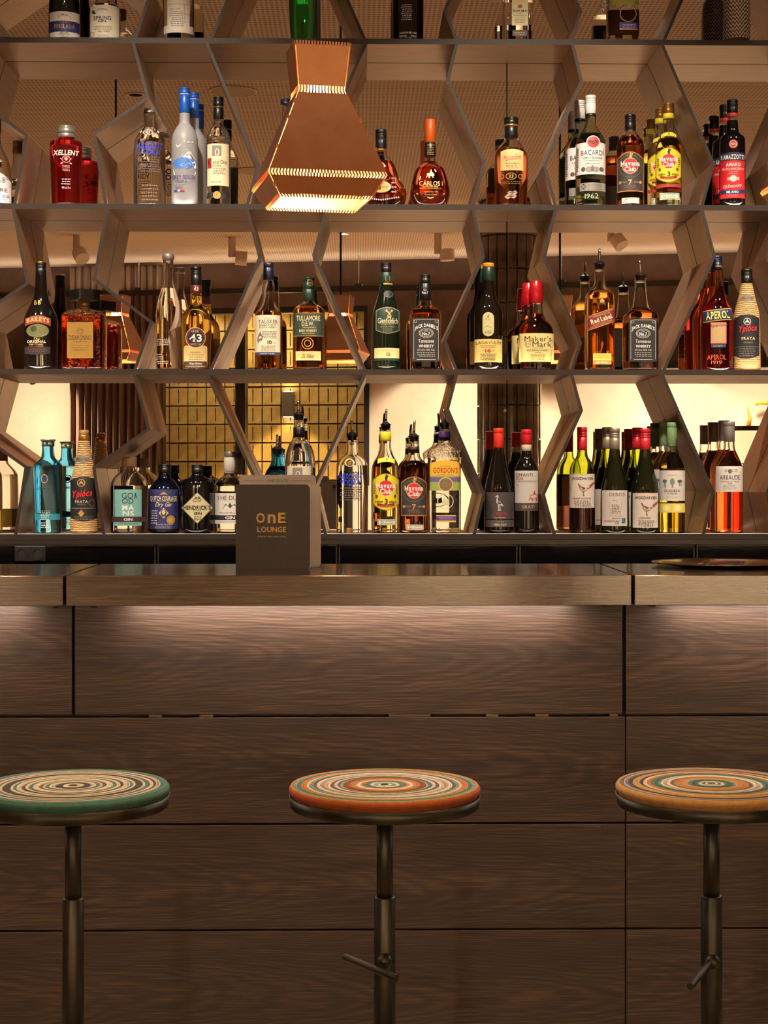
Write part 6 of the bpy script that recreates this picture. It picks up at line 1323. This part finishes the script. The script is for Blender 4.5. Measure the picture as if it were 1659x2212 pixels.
# ------------------------------------------------------------------ bar stools
FELT = {}
def felt(c): return noisy('felt_%d_%d_%d' % c, c, tuple(min(255, int(v * 1.12)) for v in c), scale=90, rough=0.9, bump=0.15)
TEAL, DTEAL, GREYF, DGREY, CREAMF, PINK, ORANGE, RUST, TAN, WHITEF, LGREY, AQUA = (74, 116, 112), (52, 86, 86), (100, 92, 92), (66, 62, 60), (204, 188, 164), (190, 166, 150), (180, 118, 62), (134, 70, 36), (176, 140, 92), (214, 202, 186), (158, 148, 140), (116, 150, 148)
def stool(px, rings, side, lab, bar, swirl=0.0):
    c = at(px, 1694, 3.14)
    zt = 0.799; R0 = 0.175
    root = tag(empty('bar_stool', (c.x, 3.14, 0), swirl), lab, 'bar stool', 'felt topped bar stools')
    # felt cushion wound from strips
    m = MB(); m.lathe([(zt - 0.024, R0 - 0.008), (zt - 0.021, R0 - 0.004), (zt - 0.0125, R0 - 0.002), (zt - 0.012, R0), (zt - 0.005, R0), (zt - 0.0025, R0 - 0.003)], 64)
    cu = m.build('cushion', felt(side), root); 
    for pl_ in cu.data.polygons: pl_.use_smooth = len(pl_.vertices) == 4
    n_ = len(rings)
    rnd = random.Random(int(px))
    ws = [rnd.uniform(0.8, 1.25) for _ in rings]; tot = sum(ws); r = R0 - 0.0025; span = r - 0.007
    for k, col in enumerate(rings):
        wd_ = span * ws[k] / tot
        strands = 2 if wd_ > 0.006 else 1
        m = MB()
        for q in range(strands):
            ro = r - wd_ * q / strands; ri_ = r - wd_ * (q + 1) / strands; rm = (ro + ri_) / 2
            dz = rnd.uniform(-0.0005, 0.0005); ecc = rnd.uniform(-0.0008, 0.0008)
            pf = [(-0.004, ro), (-0.0007 + dz, ro - 0.0002), (0.0008 + dz, rm + (ro - rm) * 0.5), (0.0010 + dz, rm), (0.0008 + dz, rm - (rm - ri_) * 0.5), (-0.0007 + dz, ri_ + 0.0002), (-0.004, ri_)]
            m.lathe([(zt - 0.0012 + a, b_) for a, b_ in pf], 56, c=(ecc, -ecc, 0), close=False)
        m.build('felt_ring', felt(col), cu, smooth=True)
        r -= wd_
    m = MB(); m.lathe([(zt - 0.004, 0.0075), (zt + 0.0005, 0.007), (zt + 0.001, 0.003)], 16); m.build('centre_button', felt(DGREY), cu, smooth=True)
    # steel pan and post
    m = MB(); m.lathe([(zt - 0.042, R0 - 0.010), (zt - 0.041, R0 - 0.004), (zt - 0.039, R0 - 0.002), (zt - 0.0195, R0 + 0.0005), (zt - 0.019, R0 - 0.002), (zt - 0.025, R0 - 0.004)], 64)
    o = m.build('steel_pan', M_STEEL, root)
    for pl_ in o.data.polygons: pl_.use_smooth = len(pl_.vertices) == 4
    for a in (0.3, 2.4, 4.5):
        m = MB(); m.lathe([(zt - 0.046, 0.005), (zt - 0.041, 0.006)], 10, c=(0.12 * cos(a), 0.12 * sin(a) , 0)); m.build('bolt', M_STEEL, root)
    m = MB(); m.lathe([(0.56, 0.0148), (zt - 0.0415, 0.0148)], 28); o = m.build('upper_post', M_STEEL, root)
    for pl_ in o.data.polygons: pl_.use_smooth = len(pl_.vertices) == 4
    m = MB(); m.lathe([(0.012, 0.0195), (0.5915, 0.0195), (0.593, 0.0185), (0.593, 0.0150)], 28); o = m.build('outer_tube', M_STEEL, root)
    for pl_ in o.data.polygons: pl_.use_smooth = len(pl_.vertices) == 4
    m = MB(); m.lathe([(0.0, 0.20), (0.008, 0.20), (0.012, 0.19), (0.014, 0.03)], 48); m.build('base_plate', M_STEEL, root)
    if bar:
        a, b_ = bar
        bp = empty('foot_peg', (0, 0, 0), -swirl, root)
        m = MB(); m.tube([Vector(a), Vector(b_)], 0.0066, 14); m.build('rod', M_STEEL, bp, smooth=False)
        q = Vector((0, -0.019, a[2]))
        m = MB(); m.lathe([(-0.012, 0.006), (-0.004, 0.014), (0.004, 0.014), (0.012, 0.006)], 14, c=(0.0 if a[0] * b_[0] < 0 else a[0] * 0.5, -0.021, (a[2] + b_[2]) / 2 + 0.012 if a[0] * b_[0] < 0 else a[2])); m.build('weld', M_STEEL, bp, smooth=True)
    return root
stool(158, [TEAL, TEAL, PINK, DGREY, CREAMF, TEAL, PINK, DGREY, DGREY, CREAMF, TEAL, CREAMF, PINK, DGREY, CREAMF, TEAL, CREAMF, CREAMF, GREYF, PINK, TEAL, CREAMF, LGREY, DGREY, DGREY, CREAMF, LGREY], (56, 96, 84), 'round bar stool with teal and grey coiled felt seat', None, 0.4)
stool(831, [ORANGE, AQUA, TEAL, ORANGE, ORANGE, CREAMF, AQUA, GREYF, WHITEF, LGREY, PINK, WHITEF, GREYF, WHITEF, TEAL, LGREY, RUST, RUST, ORANGE, TAN, WHITEF, ORANGE, TEAL, TEAL, WHITEF, AQUA, WHITEF], (150, 72, 26), 'round bar stool with orange-edged coiled felt seat', ((-0.074, 0.020, 0.477), (0.020, -0.068, 0.463)), 1.3)
stool(1537, [TAN, GREYF, LGREY, GREYF, DGREY, TAN, TAN, DGREY, CREAMF, ORANGE, TEAL, DTEAL, TEAL, CREAMF, LGREY, WHITEF, GREYF, ORANGE, ORANGE, TAN, TAN, TEAL, DTEAL, TEAL, CREAMF, DTEAL, CREAMF], (164, 120, 66), 'round bar stool with tan-edged coiled felt seat', ((-0.004, -0.015, 0.477), (-0.068, -0.15, 0.470)), 2.2)

# ------------------------------------------------------------------ menu standing on the bar
mc = at(511, 1226, 3.89)
menu = tag(empty('menu', (mc.x, 3.885, z_ct)), 'dark brown menu booklet with gold lettering standing on the bar', 'menu')
def sheet(name, w, h_, r, t, mt, ang, y=0.0, x=0.0, z=0.0):
    """upright sheet hinged at x with rounded free corners"""
    pts = [(0, 0), (w - r, 0)] + [(w - r + r * sin(a), r - r * cos(a)) for a in (0.4, 0.8, 1.2)] + [(w, r), (w, h_ - r)] + [(w - r + r * cos(a), h_ - r + r * sin(a)) for a in (0.4, 0.8, 1.2)] + [(w - r, h_), (0, h_)]
    m = MB(); n_ = len(pts)
    m.add([(a, 0, c) for a, c in pts] + [(a, t, c) for a, c in pts], [tuple(range(n_)), tuple(range(n_, 2 * n_))[::-1]] + [(i, i + n_, (i + 1) % n_ + n_, (i + 1) % n_) for i in range(n_)])
    o = m.build(name, mt, menu, fix=True); o.location = (x, y, z); o.rotation_euler = (0, 0, ang); return o
M_COVER = noisy('menu_cover', (48, 44, 40), (54, 50, 45), scale=120, rough=0.55)
M_PAGE = plain('menu_page', (206, 190, 172), 0.6)
mw, mh = 0.168, 0.190
cover = sheet('front_cover', mw, mh, 0.011, 0.0022, M_COVER, radians(-7))
sheet('page', 0.176, mh - 0.002, 0.011, 0.0012, M_PAGE, radians(-3.0), y=0.004, x=0.0)
sheet('page', 0.180, mh - 0.001, 0.011, 0.0012, M_PAGE, radians(0.5), y=0.006, x=0.0)
sheet('page', 0.186, mh - 0.001, 0.011, 0.0012, M_PAGE, radians(4.0), y=0.008, x=0.0)
sheet('back_cover', 0.192, mh, 0.011, 0.0022, M_PAGE, radians(7.0), y=0.011, x=0.0)
card = sheet('snack_card', 0.174, mh + 0.022, 0.011, 0.0012, plain('card_grey', (178, 166, 150), 0.6), radians(3.0), y=0.0135, x=0.006)
sheet('spine', 0.004, mh, 0.001, 0.013, M_COVER, 0.0, y=0.0, x=-0.0015)
def flat_text(parent, items, y, u0, v0, k, mt):
    m = MB()
    for s, cx, cy_, h, W, op in items:
        pts, fs = place_text(s, cx, cy_, h, W, **op)
        m.add([((a - u0) * k, y, (v0 - c) * k) for a, c in pts], fs)
    return m.build('lettering', mt, parent)
k = mw / (505 - 30)
flat_text(cover, [('O', 187, 975, 66, 56, dict(bold=1)), ('n', 259, 979, 58, 52, dict(bold=1)), ('E', 325, 974, 66, 48, dict(bold=1)), ('LOUNGE', 259, 1048, 36, 186, dict(bold=1)), ('coffee bar drinks snacks & more', 259, 1093, 10, 186, {})], -0.0006, 30, 1298, k, plain('menu_gold', (216, 170, 88), 0.4, 0.15))
flat_text(card, [('ONE SNACK', 297, 732, 17, 136, dict(bold=1))], -0.0004, 50, 1298 , 0.174 / 495, plain('card_ink', (104, 112, 112), 0.6))
for x0, x1 in ((82, 215), (375, 515)):
    m = MB(); m.box((x0 - 50) * 0.174 / 495, (x1 - 50) * 0.174 / 495, -0.0005, -0.0002, (1298 - 733) * 0.174 / 495, (1298 - 731) * 0.174 / 495)
    m.build('rule', plain('card_ink', (104, 112, 112), 0.6), card)

# ------------------------------------------------------------------ round glass dish on the bar
dc = at(1546, 1218, 4.0)
dish = tag(empty('metal_dish', (dc.x, 3.93, z_ct)), 'shallow round polished metal dish lying on the bar top', 'dish')
m = MB(); m.lathe([(0.0004, 0.085), (0.002, 0.10), (0.009, 0.158), (0.0115, 0.162), (0.0125, 0.160), (0.011, 0.15), (0.006, 0.10), (0.005, 0.06)], 64); m.build('bowl', plain('dish_metal', (206, 180, 152), 0.14, 1.0), dish, smooth=True)
m = MB(); m.lathe([(0.0052, 0.044), (0.008, 0.048), (0.0085, 0.052), (0.0056, 0.056)], 48, close=False); m.build('inner_ring', M_CHROME, dish, smooth=True)
